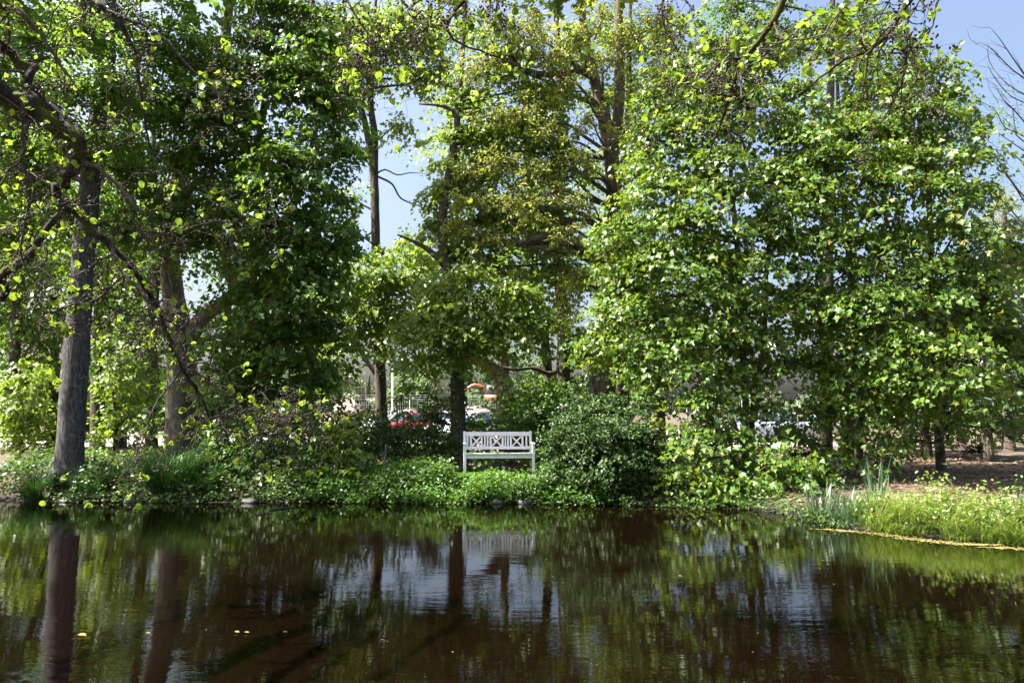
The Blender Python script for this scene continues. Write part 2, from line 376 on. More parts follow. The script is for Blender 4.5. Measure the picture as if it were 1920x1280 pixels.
def tree(name, label, cat, base, trunk, lobes, leafmat, leaf, barkmat, group=None, tpl=T_LOBE3, lai=4.0, limbs=(), hi_lobes=(), n_leaf_objects=0, twig=True, auto=True, **kw):
    """thing > trunk, branch (each), twig, crown, leaf (the largest)"""
    base = np.array(base, float); root = thing(name, label, cat, base, group)
    for k, (P, rad) in enumerate(trunk):
        b = Buf(); P = np.array(P, float); rad = np.array(rad, float)
        if k == 0:
            P = np.vstack([P[0] - np.array((0, 0, .25)), P[0], P[0] + (P[1] - P[0]) * .12, P[1:]]); rad = np.concatenate([[rad[0] * 1.45, rad[0] * 1.28, rad[0] * 1.04], rad[1:]])
        b.tube(P, rad, 14 if rad.max() > .1 else 8, .05, seg=.22)
        b.build('trunk' if k == 0 else 'branch', barkmat, root, base, True)
    tp = np.concatenate([smooth_path(np.array(P, float), np.array(r, float), .25)[0] for P, r in trunk]); tr = np.concatenate([smooth_path(np.array(P, float), np.array(r, float), .25)[1] for P, r in trunk])
    for P, rad in limbs:
        b = Buf(); b.tube(P, rad, 8, .05, seg=.12); b.build('branch', barkmat, root, base, True)
    tw = Buf(); allb = list(lobes)
    pos, fr, size, SPp, SPl = spray_leaves(allb, leaf, lai, **kw)
    hubs = {}
    for i, lb in enumerate(allb):
        c = at(*lb[:3])
        if auto:
            d = np.linalg.norm(tp - c, axis=1) + 1.2 * np.maximum(0, tp[:, 2] - c[2] + .4); j = int(np.argmin(d))
            r0 = min(tr[j] * .5, .012 + .016 * np.linalg.norm(tp[j] - c))
            b = Buf(); P = limb_to(tp[j], c); b.tube(P, np.linspace(r0, .012, len(P)), 5, .06, seg=.4, cap=False); b.build('branch', barkmat, root, base, True)
            hubs[i] = np.array(P[2:])
        else: hubs[i] = np.array([c])
    if twig:
        for p, li in zip(SPp[::2], SPl[::2]):
            h = hubs[li]; q = h[np.argmin(np.linalg.norm(h - p, axis=1))]
            mid = (p + q) / 2 + R.standard_normal(3) * .06 + np.array((0, 0, .05))
            tw.tube([q, mid, p], [.011, .008, .004], 3, cap=False)
        if tw.n: tag(tw.build('twig', barkmat, root, base), kind='stuff')
    keep = np.ones(len(pos), bool)
    if n_leaf_objects: keep = leaf_objects(T_MAPLE, leafmat, pos, fr, size, root, base, n_leaf_objects)
    cb = Buf(); place_leaves(cb, tpl, pos[keep], fr[keep], size[keep])
    if hi_lobes:
        p2, f2, s2, _, _ = spray_leaves(hi_lobes, leaf * 1.7, lai * .75, **kw); place_leaves(cb, T_BIG, p2, f2, s2)
    tag(cb.build('crown', leafmat, root, base), kind='stuff')
    return root

def gpt(px, py_hint, Y):
    p = at(px, py_hint, Y); return np.array((p[0], Y, Z(p[0], Y)))
def rise(px, Y, pts, r):
    """trunk path: base on the ground at (px, Y), then photo pixels"""
    P = [gpt(px, 800, Y)] + [at(*q) if len(q) == 3 else at(q[0], q[1], Y) for q in pts]
    return (P, r)

# ------------------------------------------------------------------ trees on the far bank
def far_bank_trees():
    # grey-trunked linden
    Y = 15.3
    t1 = rise(135, Y, [(148, 600), (160, 430), (176, 280), (200, 120), (206, -40), (215, -220)], [.27, .24, .225, .2, .17, .14, .08])
    br = ([at(196, 140, Y), at(182, 60, Y), at(165, -10, Y), at(140, -120, Y)], [.12, .1, .08, .04])
    lob = [(50, 50, 16, 100, 80), (190, 40, 16.2, 90, 70), (310, 70, 16, 75, 80), (40, 190, 16.5, 90, 80), (255, 190, 16.6, 80, 80), (60, 320, 17, 85, 75), (260, 320, 17, 70, 80), (40, 440, 17, 75, 60), (240, 440, 17.4, 60, 60), (-40, 120, 16, 90, 110), (-50, 330, 16.5, 90, 110), (330, 190, 16.4, 60, 60), (140, 400, 16.4, 50, 50), (20, 260, 15.6, 60, 60), (340, 290, 17, 50, 50), (150, 60, 14.5, 75, 55), (210, 170, 14.6, 70, 55), (110, 160, 14.6, 60, 50), (150, 260, 14.7, 60, 40), (230, 270, 14.7, 50, 40), (90, 250, 14.8, 50, 45)]
    tree('linden_tree', 'tall tree with a straight smooth grey trunk at the water, farthest from the bench', 'tree', t1[0][0], [t1, br], lob, M['linden'], .1, M['bark_grey'], tpl=T_RHOMB, lai=3.0,
         hi_lobes=[(120, -90, 16, 230, 90), (330, -80, 16.5, 120, 80)], length=.5, depth=.9)
    # linden mostly out of view on the near side bank, added to shade the bank
    Y = 12.2; bx = np.array((-11.6, Y, Z(-11.6, Y))); tt = ([bx, bx + (.1, 0, 3), bx + (-.1, .1, 6), bx + (.1, 0, 11)], [.26, .22, .17, .05])
    tree('linden_tree', 'linden at the picture edge, added nearer than the smooth grey trunk to shade the bank', 'tree', bx, [tt], [(-60, 100, 12, 120, 90), (-120, 250, 12.3, 130, 100), (-200, 30, 11.8, 150, 130), (-220, 250, 11, 130, 120), (-140, -80, 12, 170, 110), (-90, 380, 12.6, 80, 80), (-250, 420, 11.6, 120, 90), (-20, -40, 12.4, 110, 80)], M['linden'], .12, M['bark_grey'], tpl=T_RHOMB, lai=2.0, length=.6,
         hi_lobes=[(-380, 60, 12.5, 170, 150), (-560, 180, 12.5, 170, 160), (-700, 60, 12.5, 170, 150), (-260, -120, 12.6, 160, 90), (-40, -160, 12.6, 140, 70), (130, -165, 12.7, 120, 60), (-480, -60, 12.6, 150, 110)])  # unseen outer lobes, added so their shadow falls on bank and bench
    # big forked maple
    Y = 18.2
    t2 = rise(343, Y, [(341, 730), (338, 640), (325, 560), (318, 470), (330, 350), (400, 200), (430, 0), (440, -160)], [.40, .37, .35, .27, .24, .2, .16, .12, .06])
    br = ([at(345, 650, Y), at(385, 590, Y - .1), at(432, 560, Y - .3), at(460, 500, Y - .6), at(510, 450, Y - .8), at(560, 360, Y - 1), at(590, 250, Y - 1)], [.24, .2, .17, .14, .12, .09, .05])
    b2 = ([at(440, 540, Y - .4), at(425, 480, Y - .3), at(470, 330, Y - .4), at(495, 200, Y - .5), at(500, 60, Y - .5), at(480, -60, Y)], [.12, .11, .1, .09, .07, .04])
    lob = [(470, 110, 16.6, 85, 65), (560, 170, 16.5, 85, 80), (415, 220, 16.6, 80, 70), (540, 320, 16.1, 85, 80), (465, 400, 16.2, 85, 65), (575, 430, 16.4, 65, 55), (400, 320, 16.8, 75, 65), (560, 530, 16.4, 80, 65), (475, 540, 16.8, 75, 65), (520, 640, 16.5, 95, 60), (605, 610, 16.9, 50, 55), (440, 680, 17, 70, 60), (585, 715, 16.8, 55, 45), (500, 745, 17, 80, 40), (600, 70, 17, 70, 60), (620, 240, 16.9, 45, 55), (335, 400, 17.4, 65, 65), (390, 120, 17.2, 70, 70), (520, 20, 17, 100, 50), (620, 360, 17, 35, 28), (640, 470, 17, 40, 40), (380, 440, 17.2, 60, 50), (375, 760, 18.8, 55, 50), (645, 300, 17.2, 26, 36), (640, 180, 17.2, 36, 40), (650, 410, 17.4, 22, 26), (610, 520, 17, 36, 40)]
    tree('maple_tree', 'big dark maple with a thick forked trunk patched with yellow lichen', 'tree', t2[0][0], [t2, br, b2], lob, M['maple_shaded'], .125, M['bark_lichen'], tpl=T_LOBE3, lai=3.9,
         hi_lobes=[(420, -70, 17.3, 130, 60), (480, 300, 17.6, 66, 60), (540, 440, 17.5, 60, 60), (480, 600, 17.8, 66, 44), (560, 620, 17.6, 56, 50), (430, 200, 17.6, 56, 56), (550, 150, 17.6, 60, 56)], length=.65, n_leaf_objects=120, front=.3, tier=.55)
    # slender ash with a forked top
    Y = 21.5
    t3 = rise(718, Y, [(712, 690), (706, 560), (704, 430), (700, 320), (682, 220), (668, 180), (650, 60), (640, -60)], [.2, .165, .145, .135, .125, .095, .08, .055, .03])
    b1 = ([at(702, 330, Y), at(702, 250, Y), at(695, 190, Y), at(700, 60, Y), at(712, -80, Y)], [.12, .11, .09, .06, .03])
    lims = [([at(705, 700, Y), at(690, 680, Y), at(672, 655, Y), at(650, 640, Y)], [.09, .07, .05, .02]), ([at(706, 330, Y), at(735, 345, Y), at(752, 372, Y), at(790, 388, Y), at(815, 400, Y)], [.035, .03, .026, .018, .008]), ([at(704, 430, Y), at(672, 452, Y), at(650, 450, Y), at(622, 470, Y)], [.035, .025, .018, .008]),
            ([at(706, 326, Y), at(722, 318, Y), at(745, 328, Y), at(770, 324, Y), at(800, 326, Y)], [.03, .025, .02, .015, .006])]
    lob = [(690, 120, 21.5, 50, 40), (735, 70, 21.5, 50, 45), (650, 60, 21.5, 50, 50), (745, 236, 21.3, 35, 22), (655, 150, 21.3, 35, 40), (635, 368, 21, 35, 22), (670, 540, 20.5, 45, 40), (640, 480, 20.8, 35, 35), (725, 560, 20.5, 40, 35), (680, 620, 20.5, 50, 40), (762, 455, 20.6, 30, 28), (720, 470, 20.8, 25, 20), (775, 140, 21.5, 35, 40), (700, 70, 21, 60, 50), (640, 110, 21, 40, 50), (790, 60, 21, 50, 50), (820, 130, 21, 36, 36), (650, 200, 21, 26, 26), (690, 510, 20, 50, 34), (650, 560, 20, 46, 40), (730, 520, 20, 46, 34), (770, 520, 20, 40, 40), (700, 590, 20, 50, 34), (760, 600, 20, 44, 34), (640, 640, 20, 40, 30), (720, 650, 20, 44, 26), (790, 480, 20, 30, 30), (650, 420, 20.5, 26, 20)]
    tree('ash_tree', 'slender straight tree whose stem forks against the bright sky gap', 'tree', t3[0][0], [t3, b1], lob, M['maple_lit'], .12, M['bark_mid'], tpl=T_LOBE3, lai=2.6, limbs=lims, length=.6)
    # maple right behind the bench's end
    Y = 17.7
    t4 = rise(864, Y, [(858, 740), (856, 660), (850, 580), (838, 500), (828, 420), (845, 300), (858, 220), (870, 60), (880, -80)], [.19, .165, .155, .14, .13, .11, .09, .08, .06, .03])
    b1 = ([at(834, 500, Y), at(812, 475, Y), at(780, 455, Y), at(745, 440, Y)], [.09, .075, .05, .02])
    b2 = ([at(850, 300, Y), at(856, 222, Y - .1), at(835, 200, Y - .2), at(785, 195, Y - .3)], [.08, .07, .05, .02])
    lob = [(810, 570, 16.9, 60, 42), (880, 540, 16.6, 70, 42), (960, 550, 16.8, 65, 42), (850, 610, 16.6, 70, 38), (940, 615, 16.8, 70, 34), (785, 640, 17, 50, 40), (1010, 600, 17, 45, 40), (900, 655, 17, 60, 26), (840, 660, 17, 40, 26)]
    lob2 = [(880, 260, 18, 70, 50), (975, 235, 18, 75, 50), (1040, 300, 18, 55, 55), (850, 340, 18, 50, 60), (825, 420, 18, 42, 50), (925, 420, 18.4, 75, 60), (1030, 400, 18.5, 55, 60), (880, 170, 18, 60, 50), (960, 110, 18, 80, 50), (1030, 180, 18.2, 60, 50), (890, 340, 18.2, 50, 40), (1040, 500, 18.4, 50, 50), (850, 490, 18.2, 40, 30), (900, 480, 18.2, 45, 40)]
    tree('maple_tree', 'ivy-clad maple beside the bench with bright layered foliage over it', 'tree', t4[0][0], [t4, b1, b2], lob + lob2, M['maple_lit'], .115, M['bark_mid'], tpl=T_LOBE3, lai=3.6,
         hi_lobes=[(930, -60, 18, 150, 80)], length=.65, n_leaf_objects=100, tier=.55)
    # leaning trunk behind the bench
    Y = 23
    t5 = rise(950, Y, [(948, 735), (938, 705), (915, 685), (880, 668), (840, 640), (800, 600), (780, 540)], [.3, .28, .24, .2, .16, .11, .07, .03])
    b1 = ([at(944, 725, Y), at(948, 690, Y), at(945, 660, Y), at(950, 610, Y), at(955, 540, Y)], [.16, .13, .11, .08, .04])
    tree('leaning_tree', 'pale leaning trunk lit by the sun behind the bench', 'tree', t5[0][0], [t5, b1], [(820, 560, 22.5, 60, 40), (950, 560, 22.8, 60, 50), (880, 600, 22.6, 40, 30), (790, 500, 22.4, 50, 40)], M['maple'], .13, M['bark_dead'], lai=2.5, length=.6)
    # two dark stems behind the bench
    Y = 20.3
    t6 = rise(1058, Y, [(1056, 690), (1056, 600), (1047, 480), (1052, 330), (1050, 150), (1040, -40)], [.22, .19, .18, .16, .13, .1, .04])
    lims = [([at(1052, 690, Y), at(1030, 700, Y), at(1000, 690, Y - .2), at(960, 692, Y - .4), at(920, 680, Y - .6), at(880, 655, Y - .8)], [.07, .065, .055, .045, .03, .015]), ([at(1050, 668, Y), at(1035, 672, Y), at(1025, 665, Y)], [.05, .05, .05])]
    lob = [(1090, 640, 20, 40, 50), (1010, 740, 20.5, 50, 40), (1075, 720, 20.3, 40, 35), (1000, 440, 20.5, 50, 50), (1090, 520, 20, 40, 50), (1000, 800, 19.5, 60, 40), (960, 770, 20, 40, 30)]
    tree('maple_tree', 'thicker of two dark stems just behind the bench, nearer the round bush', 'tree', t6[0][0], [t6], lob, M['maple_shaded'], .12, M['bark_mid'], group='pair of dark stems behind the bench', lai=3.0, limbs=lims, length=.55)
    Y = 20.9
    t7 = rise(1032, Y, [(1027, 700), (1018, 610), (1003, 520), (998, 400), (985, 250), (980, 60)], [.16, .14, .125, .12, .1, .07, .03])
    tree('maple_tree', 'slimmer of two dark stems just behind the bench, tilting away from the round bush', 'tree', t7[0][0], [t7], [(975, 380, 20.8, 50, 50), (960, 500, 20.8, 50, 40), (1000, 600, 20.8, 40, 40), (940, 300, 20.8, 50, 50)], M['maple_shaded'], .12, M['bark_mid'], group='pair of dark stems behind the bench', lai=2.6, length=.55)
    # oak with bronze young leaves
    Y = 18.6
    t8 = rise(1122, Y, [(1130, 700), (1156, 640), (1150, 590), (1136, 540), (1144, 440), (1152, 370), (1143, 270), (1124, 185), (1108, 120), (1090, 20), (1080, -100)], [.42, .36, .3, .28, .27, .24, .22, .2, .16, .14, .1, .05])
    b1 = ([at(1146, 300, Y), at(1158, 230, Y), at(1162, 140, Y), at(1160, 20, Y), at(1165, -120, Y)], [.17, .15, .14, .11, .05])
    lims = [([at(1118, 165, Y), at(1102, 132, Y - .3), at(1060, 140, Y - .5), at(1010, 138, Y - .8), at(965, 118, Y - 1), at(945, 92, Y - 1.1)], [.12, .1, .08, .065, .045, .02]),
            ([at(1140, 520, Y), at(1100, 470, Y - .4), at(1060, 442, Y - .6), at(1010, 445, Y - .9), at(975, 455, Y - 1), at(930, 440, Y - 1.2)], [.14, .12, .1, .08, .055, .025]),
            ([at(990, 450, Y - 1), at(982, 410, Y - 1), at(990, 380, Y - 1)], [.05, .04, .02]), ([at(975, 455, Y - 1), at(950, 395, Y - 1.2), at(930, 385, Y - 1.2)], [.035, .025, .01])]
    lob = [(870, 320, 17.3, 45, 32), (940, 300, 17.3, 45, 30), (1000, 320, 17.2, 40, 30), (1070, 300, 17.2, 40, 34), (880, 380, 17.2, 45, 28), (960, 380, 17.1, 50, 30), (1040, 360, 17.1, 45, 30), (1095, 380, 17.1, 30, 36), (850, 430, 17.3, 35, 28), (920, 440, 17.2, 45, 26), (1000, 410, 17.1, 40, 24), (1065, 440, 17.1, 45, 28), (890, 490, 17.4, 30, 22), (1080, 520, 17.3, 40, 36), (1065, 580, 17.5, 30, 40), (1000, 60, 17, 50, 40), (1080, 70, 17, 50, 42), (1060, 160, 17, 45, 34), (1190, 80, 17, 50, 46), (1245, 150, 17, 40, 46), (1185, 180, 17.2, 34, 34), (1195, 270, 17.3, 44, 40), (1240, 40, 17.2, 46, 40), (1130, 30, 17, 40, 36), (980, 210, 17.2, 35, 26), (1100, 230, 17.2, 34, 34), (940, 40, 17, 40, 36), (1140, 110, 17, 36, 40), (1210, 210, 17, 40, 36), (1030, 110, 17, 40, 30), (1100, 300, 17.2, 34, 30), (1020, 250, 17.2, 40, 30), (930, 230, 17.3, 40, 30), (900, 120, 17.3, 44, 34)]
    tree('oak_tree', 'old oak with a twisting thick trunk and bronze young leaves above the round bush', 'tree', t8[0][0], [t8, b1], lob, M['oak'], .11, M['bark_oak'], tpl=T_NARROW, lai=2.7, limbs=lims,
         hi_lobes=[(1120, -70, 17.3, 150, 70)], length=.34, per=16, tilt=1.2, droop=.1)

def right_maples():
    Y = 15.6
    t = rise(1395, Y, [(1398, 760), (1392, 640), (1385, 500), (1372, 350), (1365, 200), (1360, 60)], [.085, .075, .07, .06, .05, .035, .02])
    s2 = ([gpt(1400, 800, Y) + np.array((.12, .1, 0)), at(1412, 760, Y), at(1432, 640, Y), at(1438, 500, Y), at(1450, 330, Y)], [.06, .055, .05, .04, .02])
    s3 = ([gpt(1392, 800, Y) - np.array((.15, .05, 0)), at(1360, 820, Y - .3), at(1330, 780, Y - .6), at(1315, 720, Y - .8)], [.06, .05, .035, .012])
    lob = [(1180, 420, 15.4, 60, 50), (1235, 490, 15, 75, 55), (1210, 600, 15.2, 75, 52), (1300, 420, 15.2, 80, 60), (1330, 540, 15, 75, 62), (1290, 650, 15, 75, 50), (1195, 690, 15.4, 55, 42), (1400, 480, 15.3, 70, 60), (1420, 610, 15.3, 75, 58), (1345, 330, 15.5, 85, 60), (1245, 330, 15.8, 70, 50), (1320, 220, 16, 55, 52), (1400, 210, 16, 75, 50), (1330, 740, 14.7, 42, 42), (1300, 800, 14.5, 52, 50), (1285, 880, 14.2, 50, 38), (1370, 830, 14.4, 52, 42), (1405, 900, 13.9, 72, 34), (1475, 910, 13.8, 52, 30), (1335, 918, 13.9, 55, 22), (1250, 930, 13.9, 26, 14), (1130, 620, 16, 40, 45), (1140, 480, 16.2, 40, 40), (1490, 250, 16, 60, 60), (1260, 250, 16.2, 60, 44), (1300, 150, 16.4, 60, 46), (1220, 180, 16.6, 40, 40), (1200, 340, 16.4, 44, 44), (1215, 260, 16.6, 40, 40), (1180, 500, 16, 50, 40), (1160, 560, 16, 44, 46), (1150, 660, 16.2, 40, 34), (1390, 120, 16.6, 60, 40), (1370, 690, 15, 50, 34), (1425, 750, 15, 40, 20), (1450, 400, 15.5, 50, 50), (1360, 610, 14.8, 50, 40), (1500, 880, 13.9, 40, 26), (1440, 860, 14.1, 46, 26)]
    tree('maple_tree', 'multi-stemmed maple leaning low over the water next to the round bush', 'tree', t[0][0], [t, s2, s3], lob, M['maple'], .116, M['bark_mid'], tpl=T_LOBE3, lai=3.1, length=.7, tier=.62, n_leaf_objects=300, front=.35,
         hi_lobes=[(1380, 90, 16.6, 80, 60), (1240, 420, 16.7, 60, 56), (1250, 580, 16.6, 66, 60), (1330, 300, 16.8, 70, 56), (1330, 480, 16.6, 56, 50), (1340, 620, 16.5, 60, 44), (1420, 290, 16.8, 46, 46), (1410, 560, 16.6, 50, 44)])
    Y = 17.2
    t = rise(1585, Y, [(1592, 700), (1600, 600), (1590, 450), (1575, 300), (1570, 150), (1565, 20)], [.13, .11, .1, .08, .06, .04, .02])
    s2 = ([gpt(1600, 800, Y) + np.array((.15, .15, 0)), at(1622, 700, Y), at(1640, 560, Y), at(1655, 430, Y), at(1690, 300, Y)], [.08, .07, .05, .04, .02])
    s3 = ([gpt(1560, 800, Y) + np.array((0, .2, 0)), at(1548, 690, Y), at(1540, 520, Y), at(1545, 300, Y)], [.06, .055, .045, .02])
    lob = [(1500, 540, 15.6, 60, 66), (1455, 340, 15.8, 75, 62), (1560, 430, 15.5, 80, 55), (1545, 300, 15.7, 80, 66), (1650, 350, 15.4, 80, 60), (1620, 240, 15.9, 80, 56), (1510, 180, 16.2, 60, 46), (1610, 150, 16.4, 60, 44), (1600, 660, 15.4, 70, 48), (1500, 680, 15.7, 70, 42), (1560, 590, 15.8, 60, 46), (1530, 760, 15.8, 55, 32), (1620, 765, 15.4, 50, 28), (1470, 800, 15.6, 45, 30), (1560, 850, 15, 36, 24), (1570, 715, 15.2, 60, 24), (1640, 725, 15, 50, 22), (1590, 800, 15, 30, 14), (1590, 510, 15.4, 60, 40), (1480, 440, 15.7, 46, 44), (1640, 470, 15.6, 46, 36), (1680, 260, 15.8, 46, 40)]
    tree('maple_tree', 'maple with three slim stems rising from the bare brown bank', 'tree', t[0][0], [t, s2, s3], lob, M['maple'], .113, M['bark_mid'], tpl=T_LOBE3, lai=3.0, length=.7, tier=.62, front=.35, n_leaf_objects=150,
         hi_lobes=[(1560, 60, 16.8, 70, 50), (1500, 570, 16.8, 56, 50), (1500, 300, 17, 56, 60), (1585, 240, 17, 66, 54), (1600, 580, 16.8, 66, 50), (1560, 380, 16.9, 50, 40), (1650, 290, 16.8, 46, 40)])
    Y = 16.4
    t = rise(1760, Y, [(1755, 720), (1750, 600), (1745, 450), (1740, 300), (1745, 180)], [.1, .085, .08, .065, .045, .02])
    lob = [(1725, 230, 15.8, 70, 52), (1755, 335, 15.3, 72, 58), (1795, 430, 15.2, 55, 58), (1690, 160, 16, 48, 36), (1785, 200, 16, 40, 36), (1650, 560, 15, 80, 56), (1745, 540, 15.2, 80, 56), (1845, 560, 15.5, 70, 66), (1705, 655, 14.6, 80, 42), (1800, 680, 14.2, 60, 36), (1885, 460, 16, 48, 60), (1680, 440, 15.6, 50, 36), (1830, 290, 15.8, 36, 34), (1690, 90, 16.2, 50, 30), (1760, 140, 16.2, 40, 30), (1840, 240, 16, 30, 26), (1830, 370, 15.6, 40, 36), (1900, 640, 15.6, 50, 60), (1730, 745, 15, 50, 24), (1670, 820, 15, 36, 22), (1700, 480, 15.3, 60, 40), (1760, 735, 14.8, 60, 20), (1850, 735, 15.2, 56, 24), (1800, 790, 15.2, 40, 14), (1890, 780, 15.6, 36, 20), (1700, 720, 14.8, 50, 20), (1820, 500, 15.3, 50, 40), (1640, 620, 14.9, 50, 36)]
    tree('maple_tree', 'maple at the open sky edge, its leafy arm reaching low over the lit grass', 'tree', t[0][0], [t], lob, M['maple'], .116, M['bark_mid'], tpl=T_LOBE3, lai=3.0, length=.7, tier=.62, front=.35, n_leaf_objects=200, hi_lobes=[(1710, 280, 16.8, 56, 50), (1760, 400, 16.6, 46, 44), (1780, 570, 16.6, 66, 54), (1720, 630, 16.4, 60, 40), (1660, 600, 16.4, 50, 40), (1850, 600, 16.6, 50, 50)])

def background_woods():
    g = 'woodland trees behind the grey trunk'
    spec = [(30, 24, [(30, 520, 85, 70), (60, 620, 80, 60), (20, 710, 80, 50), (-20, 420, 90, 90), (70, 420, 70, 60)], 'dark wood tree at the picture edge beyond the smooth grey trunk'),
            (186, 21, [(200, 560, 70, 60), (230, 650, 70, 55), (180, 480, 60, 60), (240, 740, 60, 45), (220, 390, 60, 60)], 'thin dark stem standing between the smooth grey trunk and the forked maple'),
            (286, 25, [(290, 600, 65, 60), (270, 500, 65, 60), (300, 700, 60, 50), (300, 400, 60, 60), (290, 780, 55, 40)], 'woodland tree half hidden just behind the forked maple trunk'),
            (455, 26, [(430, 600, 80, 60), (480, 690, 80, 50), (440, 480, 80, 70), (500, 560, 70, 60), (450, 770, 70, 40)], 'woodland tree showing through the forked maple\'s lower crown'),
            (590, 27, [(590, 640, 45, 45), (570, 560, 50, 50), (600, 720, 40, 35), (560, 470, 50, 50)], 'woodland tree nearest the heap of earth')]
    for px, Y, lb, lab in spec:
        t = rise(px, Y, [(px - 2, 650), (px + 6, 500), (px + 3, 330), (px, 150)], [.2, .17, .15, .11, .05])
        tree('woodland_tree', lab, 'tree', t[0][0], [t], [(a, b, Y - .5 + .8 * R.random(), c, d) for a, b, c, d in lb], M['maple_shaded'], .14, M['bark_mid'], group=g, tpl=T_RHOMB, lai=1.9, length=.7, twig=False)  # darker leaf copy stands in for shade missing in this wood
    for px, Y, lb, lab in [(-30, 27, [(-20, 600, 90, 60), (0, 700, 90, 50), (-10, 500, 90, 60), (-30, 390, 90, 70), (-20, 280, 90, 70)], 'wood tree deepest at the picture edge behind the sunlit sapling'),
            (100, 28, [(100, 600, 80, 55), (110, 690, 80, 50), (100, 500, 80, 60), (90, 760, 70, 36), (40, 790, 60, 24), (150, 790, 60, 22), (110, 390, 80, 60), (100, 280, 80, 70)], 'wood tree whose leaves fill the view straight behind the smooth grey trunk'),
            (230, 29, [(220, 600, 80, 60), (240, 690, 80, 50), (230, 500, 80, 60), (220, 770, 70, 36), (240, 400, 80, 60), (230, 290, 80, 70)], 'wood tree deep behind the sapling between the two thick trunks'),
            ]:
        t = rise(px, Y, [(px + 3, 650), (px - 3, 480), (px, 300)], [.18, .15, .12, .05])
        tree('woodland_tree', lab, 'tree', t[0][0], [t], [(a, b, Y - .5 + .8 * R.random(), c, d) for a, b, c, d in lb], M['maple_shaded'], .18, M['bark_mid'], group=g, tpl=T_RHOMB, lai=2.5, length=.8, twig=False)  # same darkened leaf tone in place of real shade
    # sunlit saplings at the left bank
    for px, Y, lb, lab in [(40, 18.5, [(20, 730, 55, 40), (60, 780, 50, 36), (20, 810, 45, 30), (90, 830, 40, 28), (70, 700, 40, 30)], 'sunlit maple sapling beside the base of the smooth grey trunk'),
                           (215, 19.5, [(215, 720, 45, 36), (235, 780, 42, 30), (200, 800, 40, 30), (225, 660, 40, 34)], 'maple sapling between the two thick trunks'),
                           (395, 17.4, [(400, 800, 45, 30), (425, 760, 40, 30), (385, 740, 30, 30)], 'dark thin-stemmed sapling leaning by the forked maple')]:
        t = rise(px, Y, [(px + 3, 790), (px - 4, 720), (px + 4, 650)], [.05, .045, .035, .012])
        tree('maple_sapling', lab, 'sapling', t[0][0], [t], [(a, b, Y - .2, c, d) for a, b, c, d in lb], M['maple_lit'], .12, M['bark_mid'], group='saplings under the trees', tpl=T_LOBE3, lai=1.8, length=.5)
    # trees behind the right maples
    for px, Y, lb, lab in [
                           
                           (1600, 22, [(1600, 740, 60, 36), (1640, 690, 60, 40), (1570, 700, 40, 36), (1660, 770, 50, 26)], 'shaded young tree between the slim maple stems and the spruces'),
                           (1240, 26, [(1230, 560, 60, 60), (1260, 660, 60, 50), (1200, 480, 50, 50), (1300, 600, 50, 50), (1220, 740, 50, 40)], 'wood tree behind the round bush'),
                           (1700, 25, [(1690, 620, 70, 50), (1740, 700, 70, 40), (1660, 720, 60, 36), (1780, 620, 60, 50)], 'shaded tree standing behind the brown leaf-strewn bank'),
                           (1660, 29, [(1650, 740, 60, 30), (1690, 780, 60, 20), (1630, 790, 50, 18), (1710, 740, 40, 30)], 'dark undergrowth tree deep behind the spruces'),
                           (1800, 28, [(1790, 740, 60, 30), (1830, 785, 60, 20), (1770, 790, 50, 18), (1850, 740, 50, 30), (1800, 690, 60, 40)], 'dark undergrowth tree filling the view between the spruces'),
                           (1930, 27, [(1900, 770, 60, 26), (1930, 790, 50, 20), (1880, 795, 40, 16), (1910, 700, 60, 50)], 'dark undergrowth tree deep at the picture edge above the brown bank'),
                           (1890, 24, [(1880, 620, 60, 60), (1910, 720, 60, 50), (1850, 740, 50, 40), (1920, 520, 60, 60)], 'shaded wood tree at the picture edge above the brown bank')]:
        t = rise(px, Y, [(px - 4, 680), (px + 4, 560), (px, 420)], [.17, .15, .12, .05])
        tree('woodland_tree', lab, 'tree', t[0][0], [t], [(a, b, Y + .5 * R.random(), c, d) for a, b, c, d in lb], M['wood_leaf'], .15, M['bark_mid'], group='woodland trees behind the maples', tpl=T_RHOMB, lai=2.4, length=.7, twig=False)
    # tall dark tree reaching into the sky, bronze one at the edge, bare twiggy one
    Y = 24; t = rise(1545, Y, [(1550, 600), (1555, 300), (1560, 50), (1565, -100)], [.22, .2, .15, .1, .04])
    tree('tall_tree', 'tall fine-leaved tree whose dark top rises into the blue sky behind the maples', 'tree', t[0][0], [t], [(1560, 40, 24, 70, 40), (1620, 90, 24, 45, 36), (1490, 70, 24, 60, 46), (1640, 25, 24, 50, 22), (1420, 60, 24, 60, 50), (1320, 80, 24, 55, 55), (1380, 10, 24, 60, 40)], M['wood_leaf'], .11, M['bark_mid'], tpl=T_RHOMB, lai=1.8, length=.6, hi_lobes=[(1450, -60, 24, 130, 50)])
    Y = 22.6; t = rise(1168, Y, [(1172, 560), (1178, 300), (1180, 60), (1185, -80)], [.2, .18, .13, .08, .03])
    tree('tall_tree', 'leafy tree standing just behind the twisting oak trunk', 'tree', t[0][0], [t], [(1160, 60, 22.4, 60, 50), (1210, 150, 22.4, 56, 50), (1130, 180, 22.4, 46, 50), (1190, 260, 22.3, 50, 46), (1120, 320, 22.4, 46, 46), (1190, 370, 22.3, 50, 46), (1130, 430, 22.4, 46, 46), (1240, 60, 22.4, 56, 50), (1080, 110, 22.4, 46, 50), (1270, 200, 22.4, 40, 46)], M['maple_lit'], .13, M['bark_mid'], tpl=T_RHOMB, lai=2.0, length=.7, twig=False)
    Y = 23.4; t = rise(868, Y, [(864, 560), (850, 300), (826, 60), (822, -80)], [.08, .075, .06, .05, .03])
